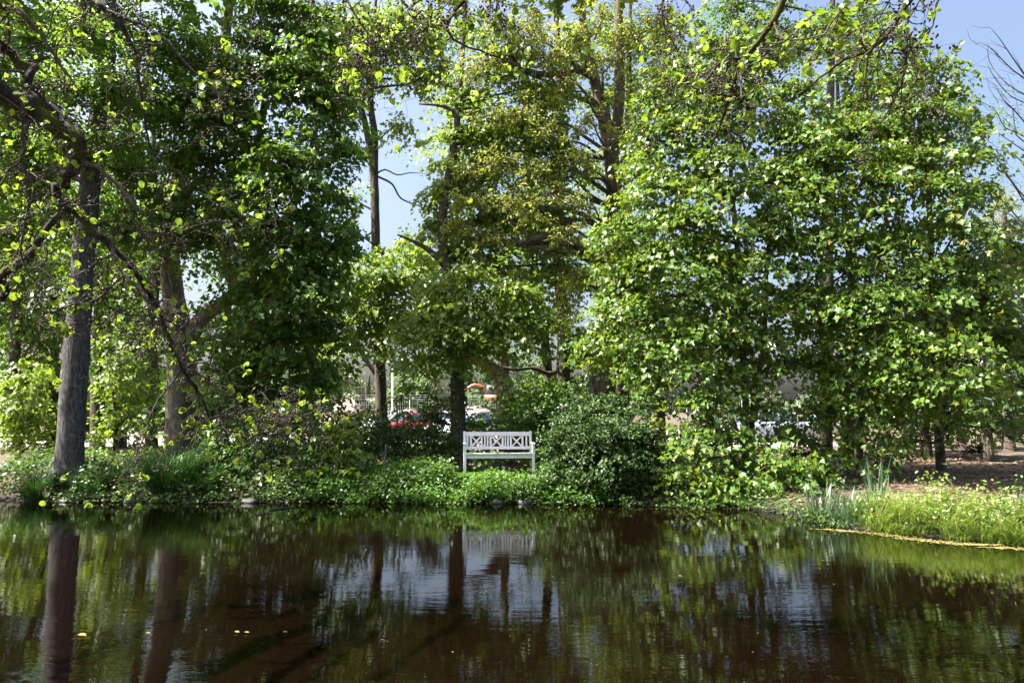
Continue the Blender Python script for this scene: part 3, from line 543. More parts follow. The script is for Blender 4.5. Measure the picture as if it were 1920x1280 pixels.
    tree('tall_tree', 'leafy tree whose thin top closes the sky gap beside the ivy-clad maple', 'tree', t[0][0], [t], [(820, 60, 23.4, 56, 46), (760, 30, 23.4, 56, 36), (850, 150, 23.4, 40, 40), (900, 60, 23.4, 50, 46), (710, 20, 23.4, 50, 30), (830, 240, 23.4, 24, 30)], M['maple_lit'], .12, M['bark_mid'], tpl=T_RHOMB, lai=1.6, length=.7, twig=False)
    Y = 27; t = rise(1888, Y, [(1886, 600), (1884, 450), (1882, 350)], [.2, .17, .12, .04])
    tree('oak_tree', 'small bronze-leaved oak against the open sky at the picture edge', 'tree', t[0][0], [t], [(1885, 375, 27, 28, 34), (1895, 430, 27, 34, 34), (1860, 420, 27, 24, 24), (1905, 500, 27, 30, 40)], M['oak'], .13, M['bark_mid'], tpl=T_NARROW, lai=2.3, length=.5, tilt=1.0)
    Y = 22; base = gpt(1990, 800, Y); root = thing('budding_tree', 'nearly bare tree of thin upswept twigs against the blue sky', 'tree', base)
    b = Buf(); b.tube([base, at(1995, 500, Y), at(1990, 300, Y), at(1985, 100, Y)], [.2, .15, .1, .04], 10, .04, seg=.4); b.build('trunk', M['bark_mid'], root, base, True)
    for k in range(16):
        s = at(1990, 560 - k * 25, Y); e = at(1830 - 60 * R.random() + 4 * k, 430 - k * 24 - 60 * R.random(), Y - .5)
        P = limb_to(s, e, -.1); b = Buf(); b.tube(P, np.linspace(.03, .005, len(P)), 5, .05, seg=.3)
        for q in range(5):
            a = P[1] + (P[-1] - P[1]) * (q + R.random()) / 5; c = a + np.array((-.3 - .5 * R.random(), 0.3 * R.standard_normal(), .3 * R.standard_normal() + .35))
            b.tube([a, (a + c) / 2 + R.standard_normal(3) * .04, c], [.008, .006, .003], 3, cap=False)
        b.build('branch', M['bark_mid'], root, base)
    lb = [(1850, 300, 21.8, 50, 50), (1890, 200, 21.8, 45, 60), (1830, 380, 21.8, 40, 40), (1880, 330, 21.8, 40, 40)]
    pos, fr, size, _, _ = spray_leaves(lb, .05, .10, per=4, length=.4); b = Buf(); place_leaves(b, T_RHOMB, pos, fr, size); tag(b.build('crown', M['wood_leaf'], root, base), kind='stuff')

def conifer(px, Y, top_py, label):
    base = gpt(px, 800, Y); top = at(px, top_py, Y); h = top[2] - base[2]
    root = thing('spruce_tree', label, 'tree', base, 'shaded spruces behind the brown bank')
    b = Buf(); b.tube([base - np.array((0, 0, .2)), base + np.array((0, 0, h * .5)), top], [.16, .1, .02], 10, .04, seg=.4); b.build('trunk', M['bark_mid'], root, base, True)
    tw = Buf(); pos = []; tip = []
    for k in range(90):
        z = .06 + .92 * (k + R.random()) / 90; a = R.random() * 6.28; L = (1 - z) * 1.9 + .35
        s = base + np.array((0, 0, h * z)); d = np.array((math.cos(a), math.sin(a), -.18 - .1 * R.random()))
        e = s + d * L; tw.tube([s, (s + e) / 2 + np.array((0, 0, .06)), e], [.016, .01, .004], 4, cap=False)
        if z > .28 or R.random() < .3:
            n = int(60 * L); t = R.random(n); p = s + d * L * (.2 + .8 * t)[:, None] + R.standard_normal((n, 3)) * np.array((.09, .09, .05)); pos.append(p)
            tip.append(np.repeat(d[None], n, 0) + .7 * R.standard_normal((n, 3)))
    tag(tw.build('twig', M['bark_dead'], root, base), kind='stuff')
    pos = np.concatenate(pos); tip = np.concatenate(tip); n = len(pos)
    cb = Buf(); place_leaves(cb, T_NARROW, pos, frames(n, tip, UP + .6 * R.standard_normal((n, 3))), .16 + .1 * R.random(n)); tag(cb.build('crown', M['conifer'], root, base), kind='stuff')

def far_trees():
    g = 'trees beyond the yard'
    for px, Y, w, top, mat, lab in [(640, 66, 60, 655, 'pale_leaf', 'pale silvery tree right behind the tall heap of earth'), (690, 64, 50, 690, 'pale_leaf', 'low pale bush-like tree beside the white lamp pole'), (755, 68, 60, 650, 'far_leaf', 'green tree beyond the parked red car'), (815, 66, 55, 665, 'far_leaf', 'dark green tree beyond the yard, left of the digger'),
                                    (880, 70, 60, 650, 'far_leaf', 'green tree right above the digger arm'), (945, 68, 55, 645, 'far_leaf', 'green tree beyond the yard behind the digger cab'), (1010, 66, 50, 660, 'far_leaf', 'green tree glimpsed between the dark stems behind the bench'), (1090, 68, 60, 690, 'far_leaf', 'light green tree beyond the yard behind the oak trunk'),
                                    (560, 66, 60, 640, 'far_leaf', 'far tree hidden mostly by the woodland beside the heap'), (1330, 66, 80, 715, 'far_leaf', 'far tree beyond the yard behind the leaning maple'), (1440, 68, 80, 715, 'far_leaf', 'far tree above the parked car behind the maples'), (1560, 66, 80, 715, 'far_leaf', 'far tree glimpsed between the slim maple stems'), (430, 66, 80, 700, 'far_leaf', 'far tree deep behind the forked maple'), (300, 66, 80, 700, 'far_leaf', 'far tree deep behind the maple sapling')]:
        t = rise(px, Y, [(px, (top + 771) / 2), (px + 3, top + 10)], [.3, .2, .05])
        hh = 790 - top; lb = []
        for k in range(7):
            z = R.random(); lb.append((px + (R.random() - .5) * w * 1.3, top + 14 + z * hh * .75, Y + R.standard_normal() * 1.2, w * (.4 + .2 * z), hh * .2))
        tree('far_tree', lab, 'tree', t[0][0], [t], lb, M[mat], .3, M['bark_mid'], group=g, tpl=T_RHOMB, lai=2.3, length=1.4, twig=False, auto=False, depth=1.0)

far_bank_trees(); right_maples(); background_woods(); far_trees()
conifer(1735, 21.5, 470, 'shaded spruce with dead lower twigs above the brown bank')
conifer(1850, 20.5, 440, 'shaded spruce nearest the picture edge behind the lit grass')

# ------------------------------------------------------------------ the bench
def bench():
    W, D = 1.56, .50
    base = np.array((-.30, 16.0, .44)); base[2] = .46
    wm, n, l, bs, out = new_mat('white_paint')
    t = noise(n, l, 30, 6, stretch=(.25, 1, 1)); t2 = noise(n, l, 3.5, 5)
    c = ramp(n, l, t.outputs['Fac'], [(.25, (.6, .6, .61)), (.6, (.74, .74, .75))])
    d = ramp(n, l, t2.outputs['Fac'], [(.60, (0, 0, 0)), (.78, (.5, .5, .5))])
    mx = n.new('ShaderNodeMix'); mx.data_type = 'RGBA'; l.new(d, mx.inputs[0]); l.new(c, mx.inputs[6]); mx.inputs[7].default_value = (.33, .35, .29, 1)
    l.new(mx.outputs[2], bs.inputs['Base Color']); bs.inputs['Roughness'].default_value = .45; bump(n, l, t.outputs['Fac'], bs, .15, .004)
    root = thing('garden_bench', 'white painted wooden garden bench with three crossed back panels on the bank', 'bench', base, rz=math.radians(5))
    def part(name, boxes, bev=.005):
        bm = bmesh.new()
        for (c, s, roty, rotx) in boxes:
            r = bmesh.ops.create_cube(bm, size=1); mt = Matrix.Translation(c) @ Matrix.Rotation(roty, 4, 'Y') @ Matrix.Rotation(rotx, 4, 'X') @ Matrix.Diagonal((*s, 1))
            bmesh.ops.transform(bm, matrix=mt, verts=r['verts'])
        bmesh.ops.bevel(bm, geom=bm.edges[:], offset=bev, segments=1, affect='EDGES')
        me = bpy.data.meshes.new(name); bm.to_mesh(me); bm.free(); me.materials.append(wm)
        return link(name, me, root)
    yb, yf = D / 2, -D / 2; lean = .10
    def yback(z): return yb + max(0, z - .42) * lean * 1.6
    def back(name, x, z0, z1, wd, th, dy=0.0, roty=0.0, ln=None):
        zc = (z0 + z1) / 2
        part(name, [((x, yback(zc) + dy, zc), (wd, th, ln or (z1 - z0)), roty, -math.atan(lean * 1.6))])
    for s in (-1, 1):
        part('back_leg', [((s * (W / 2 - .03), yb, .21), (.055, .06, .46), 0, 0)]); back('back_post', s * (W / 2 - .03), .40, .895, .056, .058)
        part('front_leg', [((s * (W / 2 - .028), yf, .30), (.062, .062, .64), 0, 0)])
        part('armrest', [((s * (W / 2 - .025), yf + .235, .635), (.075, .59, .032), 0, 0)], .01)
        part('side_rail', [((s * (W / 2 - .03), 0, .36), (.03, D - .07, .07), 0, 0)])
    inner = W - .12
    back('top_rail', 0, .782, .878, inner + .002, .036)
    back('lower_rail', 0, .485, .55, inner + .002, .034)
    z0, z1 = .55, .782; ph = z1 - z0
    sx = [(-.66, .046), (-.595, .045), (-.335, .036), (-.278, .036), (-.218, .045), (-.13, .042), (.13, .042), (.196, .036), (.256, .036), (.315, .045), (.595, .045), (.66, .046), (.365, .04)]
    sx = [(-.685, .044), (-.608, .046), (-.362, .042), (-.292, .036), (-.228, .036), (-.160, .046), (.114, .046), (.176, .034), (.236, .036), (.300, .046), (.566, .046), (.655, .04)]
    for x, wd in sx: back('slat', x, z0 - .002, z1 + .002, wd, .022)
    for a, b in ((-.585, -.383), (-.137, .091), (.323, .543)):
        cx = (a + b) / 2; wd = b - a; an = math.atan2(wd, ph); L = math.hypot(wd, ph) - .012
        back('cross_brace', cx, z0, z1, .038, .018, 0, an, L); back('cross_brace', cx, z0, z1, .037, .018, .004, -an, L)
    for k in range(5): part('seat_slat', [((0, yf + .005 + k * .102, .42 - .004 * k), (W - .105 if k else W - .13, .092, .026), 0, -.03)])
    part('apron', [((0, yf + .012, .358), (W - .125, .028, .085), 0, 0)])
    part('rear_apron', [((0, yb - .02, .352), (W - .115, .026, .07), 0, 0)])
    part('stretcher', [((0, 0, .33), (.05, D - .1, .03), 0, 0)])
bench()

# ------------------------------------------------------------------ shrubs and ground plants
def shrub(name, label, cat, px, Y, lobes, mat, leaf, tpl=T_OVAL, lai=3.5, group=None, stems=7, **kw):
    base = gpt(px, 880, Y); root = thing(name, label, cat, base, group)
    pos, fr, size, SPp, SPl = spray_leaves(lobes, leaf, lai, **kw)
    tops = [at(*lb[:3]) for lb in lobes]
    for k in range(stems):
        e = tops[k % len(tops)] + R.standard_normal(3) * .12; s = base + np.array((.12 * R.standard_normal(), .1 * R.standard_normal(), -.08)); s[2] = Z(s[0], s[1]) - .06
        b = Buf(); P = limb_to(s, e, .1); b.tube(P, np.linspace(.02, .006, len(P)), 6, .05, seg=.15); b.build('stem', M['bark_mid'], root, base, True)
    tw = Buf()
    for p, li in zip(SPp[::2], SPl[::2]): tw.tube([tops[li], (tops[li] + p) / 2 + R.standard_normal(3) * .04, p], [.006, .005, .002], 3, cap=False)
    tag(tw.build('twig', M['bark_mid'], root, base), kind='stuff')
    b = Buf(); place_leaves(b, tpl, pos, fr, size); tag(b.build('foliage', mat, root, base), kind='stuff')
    return root

def shrubs():
    lb = [(1130, 850, 15.1, 100, 84), (1110, 795, 15.2, 66, 52), (1165, 805, 15.1, 62, 56), (1070, 860, 14.9, 56, 60), (1190, 870, 14.9, 56, 56), (1130, 900, 14.6, 95, 40), (1060, 905, 14.7, 46, 34), (1205, 905, 14.6, 40, 32), (1135, 762, 15.3, 44, 26), (1130, 840, 14.5, 70, 60)]
    shrub('round_bush', 'dense round dark evergreen bush beside the bench', 'bush', 1130, 15.1, lb, M['bush'], .062, T_RHOMB, 4.6, stems=9, per=26, length=.28, shell=.26, tilt=.8, ragged=.22, depth=.95, front=.4, droop=.15)
    g = 'low shrubs along the bank'
    for px, Y, lob, mat, leaf, lab in [
        (430, 15.7, [(425, 830, 15.7, 55, 40), (440, 880, 15.4, 55, 40), (400, 890, 15.3, 40, 34), (470, 850, 15.6, 40, 36)], 'herb', .085, 'leafy shrub on the bank next to the big sedge clump'),
        (540, 15.6, [(520, 830, 15.7, 55, 40), (545, 880, 15.3, 60, 40), (500, 890, 15.2, 45, 34), (570, 850, 15.5, 45, 40), (545, 790, 16, 40, 26)], 'shrub', .08, 'dark twiggy shrub overhanging the water, midway between forked maple and bench'),
        (640, 15.6, [(620, 850, 15.6, 50, 44), (655, 880, 15.2, 45, 40), (610, 900, 15, 45, 26), (650, 820, 15.9, 50, 36), (600, 810, 16, 40, 30)], 'maple_lit', .12, 'maple-leaved shrub hanging over the water below the heap of earth'),
        (690, 17.6, [(670, 790, 17.6, 40, 30), (710, 810, 17.5, 45, 32), (690, 850, 17.2, 50, 36), (740, 830, 17.4, 45, 34), (640, 800, 17.6, 40, 28)], 'shrub', .08, 'dark shrub around the foot of the slender forked tree'),
        (790, 17.8, [(770, 810, 17.8, 45, 32), (805, 795, 17.9, 36, 34), (790, 850, 17.4, 55, 34), (835, 830, 17.6, 36, 36), (815, 770, 18, 24, 28)], 'shrub', .085, 'dark spindly shrub between the slender tree and the bench'),
        (960, 18.4, [(920, 790, 18.6, 40, 22), (965, 790, 18.3, 45, 36), (1000, 830, 18, 45, 40), (930, 830, 18.2, 50, 34), (880, 800, 18.8, 26, 16), (1015, 770, 18.6, 34, 34)], 'herb', .095, 'broad leafy shrub directly behind the bench'),
        (1010, 16.4, [(1015, 860, 16.4, 26, 34), (1030, 890, 16, 24, 26)], 'bush', .07, 'small dark shrub filling the gap between bench and round bush'),
        (1540, 14.6, [(1525, 880, 14.6, 40, 26), (1560, 900, 14.4, 36, 22), (1500, 850, 15, 36, 26)], 'shrub', .09, 'dark low shrub under the maples where the bare bank begins'),
        (1655, 14.6, [(1650, 850, 14.8, 28, 34), (1645, 890, 14.6, 22, 20)], 'shrub', .09, 'small dark upright shrub on the bare brown bank')]:
        tpl = T_LOBE3 if mat == 'maple_lit' else T_OVAL
        shrub('bank_shrub', lab, 'shrub', px, Y, lob, M[mat], leaf, tpl, 2.6, g, per=18, length=.32, shell=.36, tilt=.6)
    # thin saplings with a few leaves in front of the yard
    for px, Y, pts, lab in [(760, 18.6, [(758, 800), (752, 760), (757, 715), (764, 690)], 'black thin sapling stem crossing the view of the red car'), (742, 18.9, [(745, 800), (744, 760), (743, 740)], 'short straight sapling stem near the white lamp pole'),
                            (785, 18.3, [(783, 800), (792, 772), (800, 755), (806, 735)], 'bent sapling stem leaning across the parked cars')]:
        t = rise(px, Y, pts, [.022, .02, .016, .012, .006][:len(pts) + 1])
        e = pts[-1]; tree('sapling', lab, 'sapling', t[0][0], [t], [(e[0], e[1], Y, 16, 14), (e[0] + 6, e[1] + 30, Y, 14, 12)], M['wood_leaf'], .09, M['bark_mid'], group='thin saplings in front of the yard', lai=1.4, length=.3, twig=False)
shrubs()

def blades(n, c, spread, h, wd, mat, arch=.6, segs=4, upright=.15):
    """arching grass-like blades; returns verts, faces for a Buf"""
    b = Buf(); a = R.random(n) * 6.28; rr = spread * np.sqrt(R.random(n))
    bx = c[0] + rr * np.cos(a); by = c[1] + rr * np.sin(a) * .8; bz = np.maximum(gz(bx, by), -.05) - .02
    az = a + .7 * R.standard_normal(n); hh = h * (.55 + .6 * R.random(n)); ar = arch * (.4 + R.random(n))
    d = np.stack([np.cos(az), np.sin(az)], 1); s = np.stack([-np.sin(az), np.cos(az)], 1)
    vs = []
    for k in range(segs + 1):
        t = k / segs; out = hh * (upright * t + ar * t ** 2.2); z = bz + hh * (t - .45 * ar * t ** 2.6); ww = wd * (1 - t) ** .6 * (.5 if k == 0 else 1) * .5 + .0008
        for sg in (-1, 1): vs.append(np.stack([bx + d[:, 0] * out + sg * ww * s[:, 0], by + d[:, 1] * out + sg * ww * s[:, 1], z + 0 * bx], 1))
    v = np.stack(vs, 1); k = 2 * (segs + 1); f = []
    for q in range(segs): f.append((2 * q, 2 * q + 1, 2 * q + 3, 2 * q + 2))
    f = (np.array(f)[None] + (np.arange(n) * k)[:, None, None]).reshape(-1)
    b.add(v.reshape(-1, 3), f, np.full(n * segs, 4)); return b

def clump(name, label, cat, px, Y, n, spread, h, wd, mat, group, arch=.6, upright=.15, part='blade'):
    base = gpt(px, 900, Y); root = thing(name, label, cat, base, group)
    b = blades(n, base, spread, h, wd, mat, arch, upright=upright); tag(b.build(part, M[mat], root, base), kind='stuff')
    return root

def herbs(name, label, region, n_clumps, h, leaf, mat, tpl=T_OVAL, per=14, h_var=.5, cat='ground cover'):
    """upright leafy stems over a region given by a test function on (x, y)"""
    X0, X1, Y0, Y1, test = region; xs = X0 + (X1 - X0) * R.random(n_clumps * 4); ys = Y0 + (Y1 - Y0) * R.random(n_clumps * 4)
    ok = test(xs, ys); xs, ys = xs[ok][:n_clumps], ys[ok][:n_clumps]; n = len(xs)
    hh = h * (1 - h_var / 2 + h_var * R.random(n)) * (.72 + .42 * np.sin(xs * 2.3 + ys) * np.sin(xs * .9 + 2) + .2 * np.sin(xs * 6.1 - ys * 4))
    hh = hh * np.where((np.abs(xs + .3) < 1.05) & (ys > 14.5), np.clip(.5 - .45 * (ys - 14.5), .16, 1), 1)
    zs = gz(xs, ys); t = R.random((n, per)) ** .6; az = R.random((n, per)) * 6.28; r = .05 + .11 * R.random((n, per))
    lean = R.standard_normal((n, 2)) * .25
    pos = np.stack([xs[:, None] + r * np.cos(az) + lean[:, :1] * t * hh[:, None], ys[:, None] + r * np.sin(az) + lean[:, 1:] * t * hh[:, None], zs[:, None] + t * hh[:, None]], -1).reshape(-1, 3)
    tip = np.stack([np.cos(az), np.sin(az), -.25 + 0 * az], -1).reshape(-1, 3) + .3 * R.standard_normal((n * per, 3))
    nor = UP + .55 * R.standard_normal((n * per, 3)) + .35 * tip
    b = Buf(); place_leaves(b, tpl, pos, frames(n * per, tip, nor), leaf * (.6 + .7 * R.random(n * per)))
    o = b.build(name, M[mat]); tag(o, label, cat, kind='stuff'); return o

def ground_plants():
    g = 'sedge clumps at the water'
    clump('sedge_clump', 'small dark sedge clump at the water before the smooth grey trunk', 'sedge', 72, 14.8, 520, .28, .62, .013, 'sedge', g)
    clump('sedge_clump', 'middle dark sedge clump between the grey trunk and the big clump', 'sedge', 180, 14.8, 520, .32, .62, .013, 'sedge', g)
    clump('sedge_clump', 'largest dark sedge clump hiding the foot of the forked maple', 'sedge', 325, 15.0, 1000, .52, .88, .014, 'sedge', g)
    clump('sedge_clump', 'low dark sedge tuft at the water beside the largest clump', 'sedge', 385, 14.75, 300, .26, .6, .012, 'sedge', g)
    g = 'iris clumps at the water'
    clump('iris_clump', 'blue-green iris blades standing in the shaded water under the maples', 'iris', 1535, 11.9, 60, .3, .62, .03, 'iris', g, .3, .08)
    clump('iris_clump', 'blue-green iris blades at the edge of the lit grass', 'iris', 1590, 11.5, 80, .3, .58, .03, 'iris', g, .35, .1)
    clump('iris_clump', 'tall stiff iris blades rising behind the lit grass', 'iris', 1645, 11.9, 24, .16, .95, .035, 'iris', g, .12, .06)
    clump('iris_clump', 'pale iris blades at the picture edge above the lit grass', 'iris', 1903, 10.6, 16, .14, .62, .035, 'iris', g, .1, .06)
    def bank(x, y): d = land(x, y); return (d > -.06) & (d < 1.75 + .3 * np.sin(3 * x)) & (y > 12)
    def not_bench(x, y): return ~((np.abs(x + .3) < .85) & (y > 15.55))
    herbs('ground_cover', 'leafy green ground cover along the bank below the bench', (-4.4, 1.9, 13.8, 16.2, lambda x, y: bank(x, y) & not_bench(x, y)), 2300, .40, .062, 'herb', T_RHOMB, h_var=.9)
    herbs('bank_weeds', 'taller broad-leaved weeds scattered in the bank plants below the bench', (-4.8, 2.2, 14.2, 15.6, lambda x, y: bank(x, y) & (np.sin(x * 3.1) * np.sin(y * 4 + x) > .1) & ~((np.abs(x + .3) < 1.05) & (y > 14.4))), 330, .62, .085, 'shrub', T_OVAL, 12, .8)
    herbs('bank_edge_plants', 'dark low plants trailing to the water along the bank', (-9.5, 5.3, 11.2, 15.6, lambda x, y: (land(x, y) > -.08) & (land(x, y) < .55)), 1600, .22, .06, 'shrub', T_RHOMB)
    herbs('shade_plants', 'dark leafy plants filling the shaded bank around the grey trunk', (-11.5, -4, 14.3, 18.5, lambda x, y: (land(x, y) > .1) & (np.sin(x * 2.2 + y * 1.3) + np.sin(y * 3.1 - x) > -.9)), 1300, .36, .08, 'shrub', T_RHOMB, 12, .9)
    herbs('wood_floor_plants', 'scattered green seedlings on the wood floor behind the bench', (-12, 6, 16.5, 27, lambda x, y: (np.sin(x * 1.7 + y) + np.sin(y * 2.3 - x) > -.2)), 2200, .34, .09, 'wood_leaf', T_RHOMB, 10)
    def lit(x, y): d = land(x, y); return (d > -.05) & (d < 1.15 + .15 * np.sin(x * 4)) & (x > 5.45) & (y < 11.6)
    herbs('bank_herbs', 'bright sunlit leafy weeds on the jutting grassy bank', (4.6, 9.6, 8.2, 12, lambda x, y: lit(x, y) & (land(x, y) > .2)), 620, .46, .06, 'grass', T_OVAL, 11, .9)
    # sunlit grass
    b = None
    xs = 4.6 + 5.2 * R.random(9000); ys = 8 + 4 * R.random(9000); ok = lit(xs, ys); xs, ys = xs[ok], ys[ok]; buf = Buf()
    for x, y in zip(xs[:560], ys[:560]):
        bb = blades(26, (x, y), .13, .25 + .42 * R.random() ** 2, .011, 'grass', .75, 3); buf.add(bb.v[0], bb.f[0], bb.p[0])
    tag(buf.build('grass', M['grass']), 'bright sunlit long grass on the jutting bank', 'grass', kind='stuff')
    # dry leaves and twigs lying on the bare bank
    n = 9000; x = 2.5 + 11 * R.random(n); y = 12 + 13 * R.random(n) ** 1.3; ok = land(x, y) > .35; x, y = x[ok], y[ok]; n = len(x)
    pos = np.stack([x, y, gz(x, y) + .012 + .01 * R.random(n)], 1); az = R.random(n) * 6.28
    b = Buf(); place_leaves(b, T_RHOMB, pos, frames(n, np.stack([np.cos(az), np.sin(az), .15 * R.standard_normal(n)], 1), UP + .35 * R.standard_normal((n, 3))), .05 + .06 * R.random(n))
    tag(b.build('leaf_litter', M['dry']), 'brown dry leaves strewn over the bare bank under the maples', 'leaf litter', kind='stuff')
    n = 3500; x = -12 + 14 * R.random(n); y = 14.6 + 10 * R.random(n); ok = land(x, y) > .3; x, y = x[ok], y[ok]; n = len(x)
    pos = np.stack([x, y, gz(x, y) + .012 + .01 * R.random(n)], 1); az = R.random(n) * 6.28
    b = Buf(); place_leaves(b, T_RHOMB, pos, frames(n, np.stack([np.cos(az), np.sin(az), .15 * R.standard_normal(n)], 1), UP + .35 * R.standard_normal((n, 3))), .05 + .06 * R.random(n))
    tag(b.build('leaf_litter', M['dry']), 'brown dry leaves strewn under the trees around the grey trunk', 'leaf litter', kind='stuff')
ground_plants()

def ivy():
    """ivy leaves climbing the maple by the bench"""
    root = next(o for o in bpy.data.objects if o.get('label', '').startswith('ivy-clad'))
    base = np.array(root.location); n = 900; t = R.random(n); a = R.random(n) * 6.28
    P = smooth_path(np.array([base, at(858, 740, 17.7), at(856, 660, 17.7)]), np.array([.2, .165, .155]), .05); i = (t * (len(P[0]) - 1)).astype(int)
    nrm = np.stack([np.cos(a), np.sin(a), 0 * a], 1); pos = P[0][i] + nrm * (P[1][i] + .01 + .05 * R.random(n))[:, None]
    tip = np.array((0, 0, -1.0)) + .6 * R.standard_normal((n, 3)); b = Buf()
    place_leaves(b, T_LOBE3, pos, frames(n, tip, nrm + .4 * R.standard_normal((n, 3))), .05 + .05 * R.random(n)); tag(b.build('ivy', M['shrub'], root, base), kind='stuff')
ivy()

# ------------------------------------------------------------------ overhanging alders
def alder(name, label, base, trunk, limbs, seed_leaf, n_obj, dens=1.0, thin=.68):
    base = np.array(base, float); root = thing(name, label, 'tree', base)
    b = Buf(); b.tube(trunk[0], trunk[1], 14, .04, seg=.25); b.build('trunk', M['bark_moss'], root, base, True)
    tw = Buf(); LP, LT, LN, LS = [], [], [], []; cones = Buf()
    def cone(p):
        s = .0085 + .004 * R.random(); d = unit(R.standard_normal(3) - UP); a = unit(np.cross(d, (1, .2, .1))); c = np.cross(d, a); ring = [p + d * s * 1.6 * (-1), p + d * s * 1.6]
        vs = [ring[0]] + [p + s * (math.cos(k * 1.2566) * a + math.sin(k * 1.2566) * c) for k in range(5)] + [ring[1]]
        f = []
        for k in range(5): f += [0, 1 + (k + 1) % 5, 1 + k, 6, 1 + k, 1 + (k + 1) % 5]
        cones.add(vs, f, [3] * 10)
    def twig_from(p, d, L, r, lev):
        m = 5; q = [p]; dd = unit(d)
        for k in range(m):
            dd = unit(dd + .38 * R.standard_normal(3) + np.array((0, 0, -.06))); q.append(q[-1] + dd * L / m)
        tw.tube(q, np.linspace(r, r * .35, m + 1), 4 if lev else 5, cap=False)
        if lev == 0:
            for k in range(1, m + 1):
                if R.random() < .95: twig_from(q[k], unit(dd + 1.0 * R.standard_normal(3)), L * (.25 + .4 * R.random()), r * .5, 1)
                if R.random() < .6: twig_from(q[k], unit(dd + 1.2 * R.standard_normal(3)), L * (.15 + .3 * R.random()), r * .45, 1)
        elif R.random() < (.24 if q[-1][0] < -1.5 else .32):
            for k in range(2 + int(4 * R.random())):
                LP.append(q[-1 - int(2 * R.random())] + .006 * R.standard_normal(3)); LT.append(unit(dd + .9 * R.standard_normal(3) - .3 * UP)); LN.append(UP * .7 + .9 * R.standard_normal(3)); LS.append(seed_leaf * (.6 + .6 * R.random()))
        if lev and R.random() < .6:
            for k in range(2 + int(5 * R.random())): cone(q[-2] + .03 * R.standard_normal(3))
    for P, rad, t0, nt in limbs:
        b = Buf(); P, rad = smooth_path(np.array(P, float), np.array(rad, float) * thin, .07)
        P[1:-1] += R.standard_normal((len(P) - 2, 3)) * np.minimum(.022, rad[1:-1, None] * .5)
        b.tube(P, rad, 10 if rad[0] > .05 else 6, .16); b.build('branch', M['bark_moss'] if rad[0] > .04 else M['bark_twig'], root, base, True)
        n = len(P); i0 = int(t0 * n)
        for k in range(int(nt * dens)):
            i = i0 + int((n - i0 - 1) * R.random()); T = unit(P[min(i + 1, n - 1)] - P[max(i - 1, 0)])
            twig_from(P[i], unit(T * .5 + R.standard_normal(3)), .25 + .5 * R.random(), min(.011, rad[i] * .6), 0)
    tag(tw.build('twig', M['bark_twig'], root, base), kind='stuff'); tag(cones.build('cone', M['cone'], root, base), kind='stuff')
    LP, LT, LN, LS = map(np.array, (LP, LT, LN, LS)); fr = frames(len(LP), LT, LN)
    keep = leaf_objects(T_ROUND, M['alder'], LP, fr, LS, root, base, n_obj, cell=5)
    if keep.any():
        b = Buf(); place_leaves(b, T_ROUND, LP[keep], fr[keep], LS[keep]); tag(b.build('crown', M['alder'], root, base), kind='stuff')
    return root

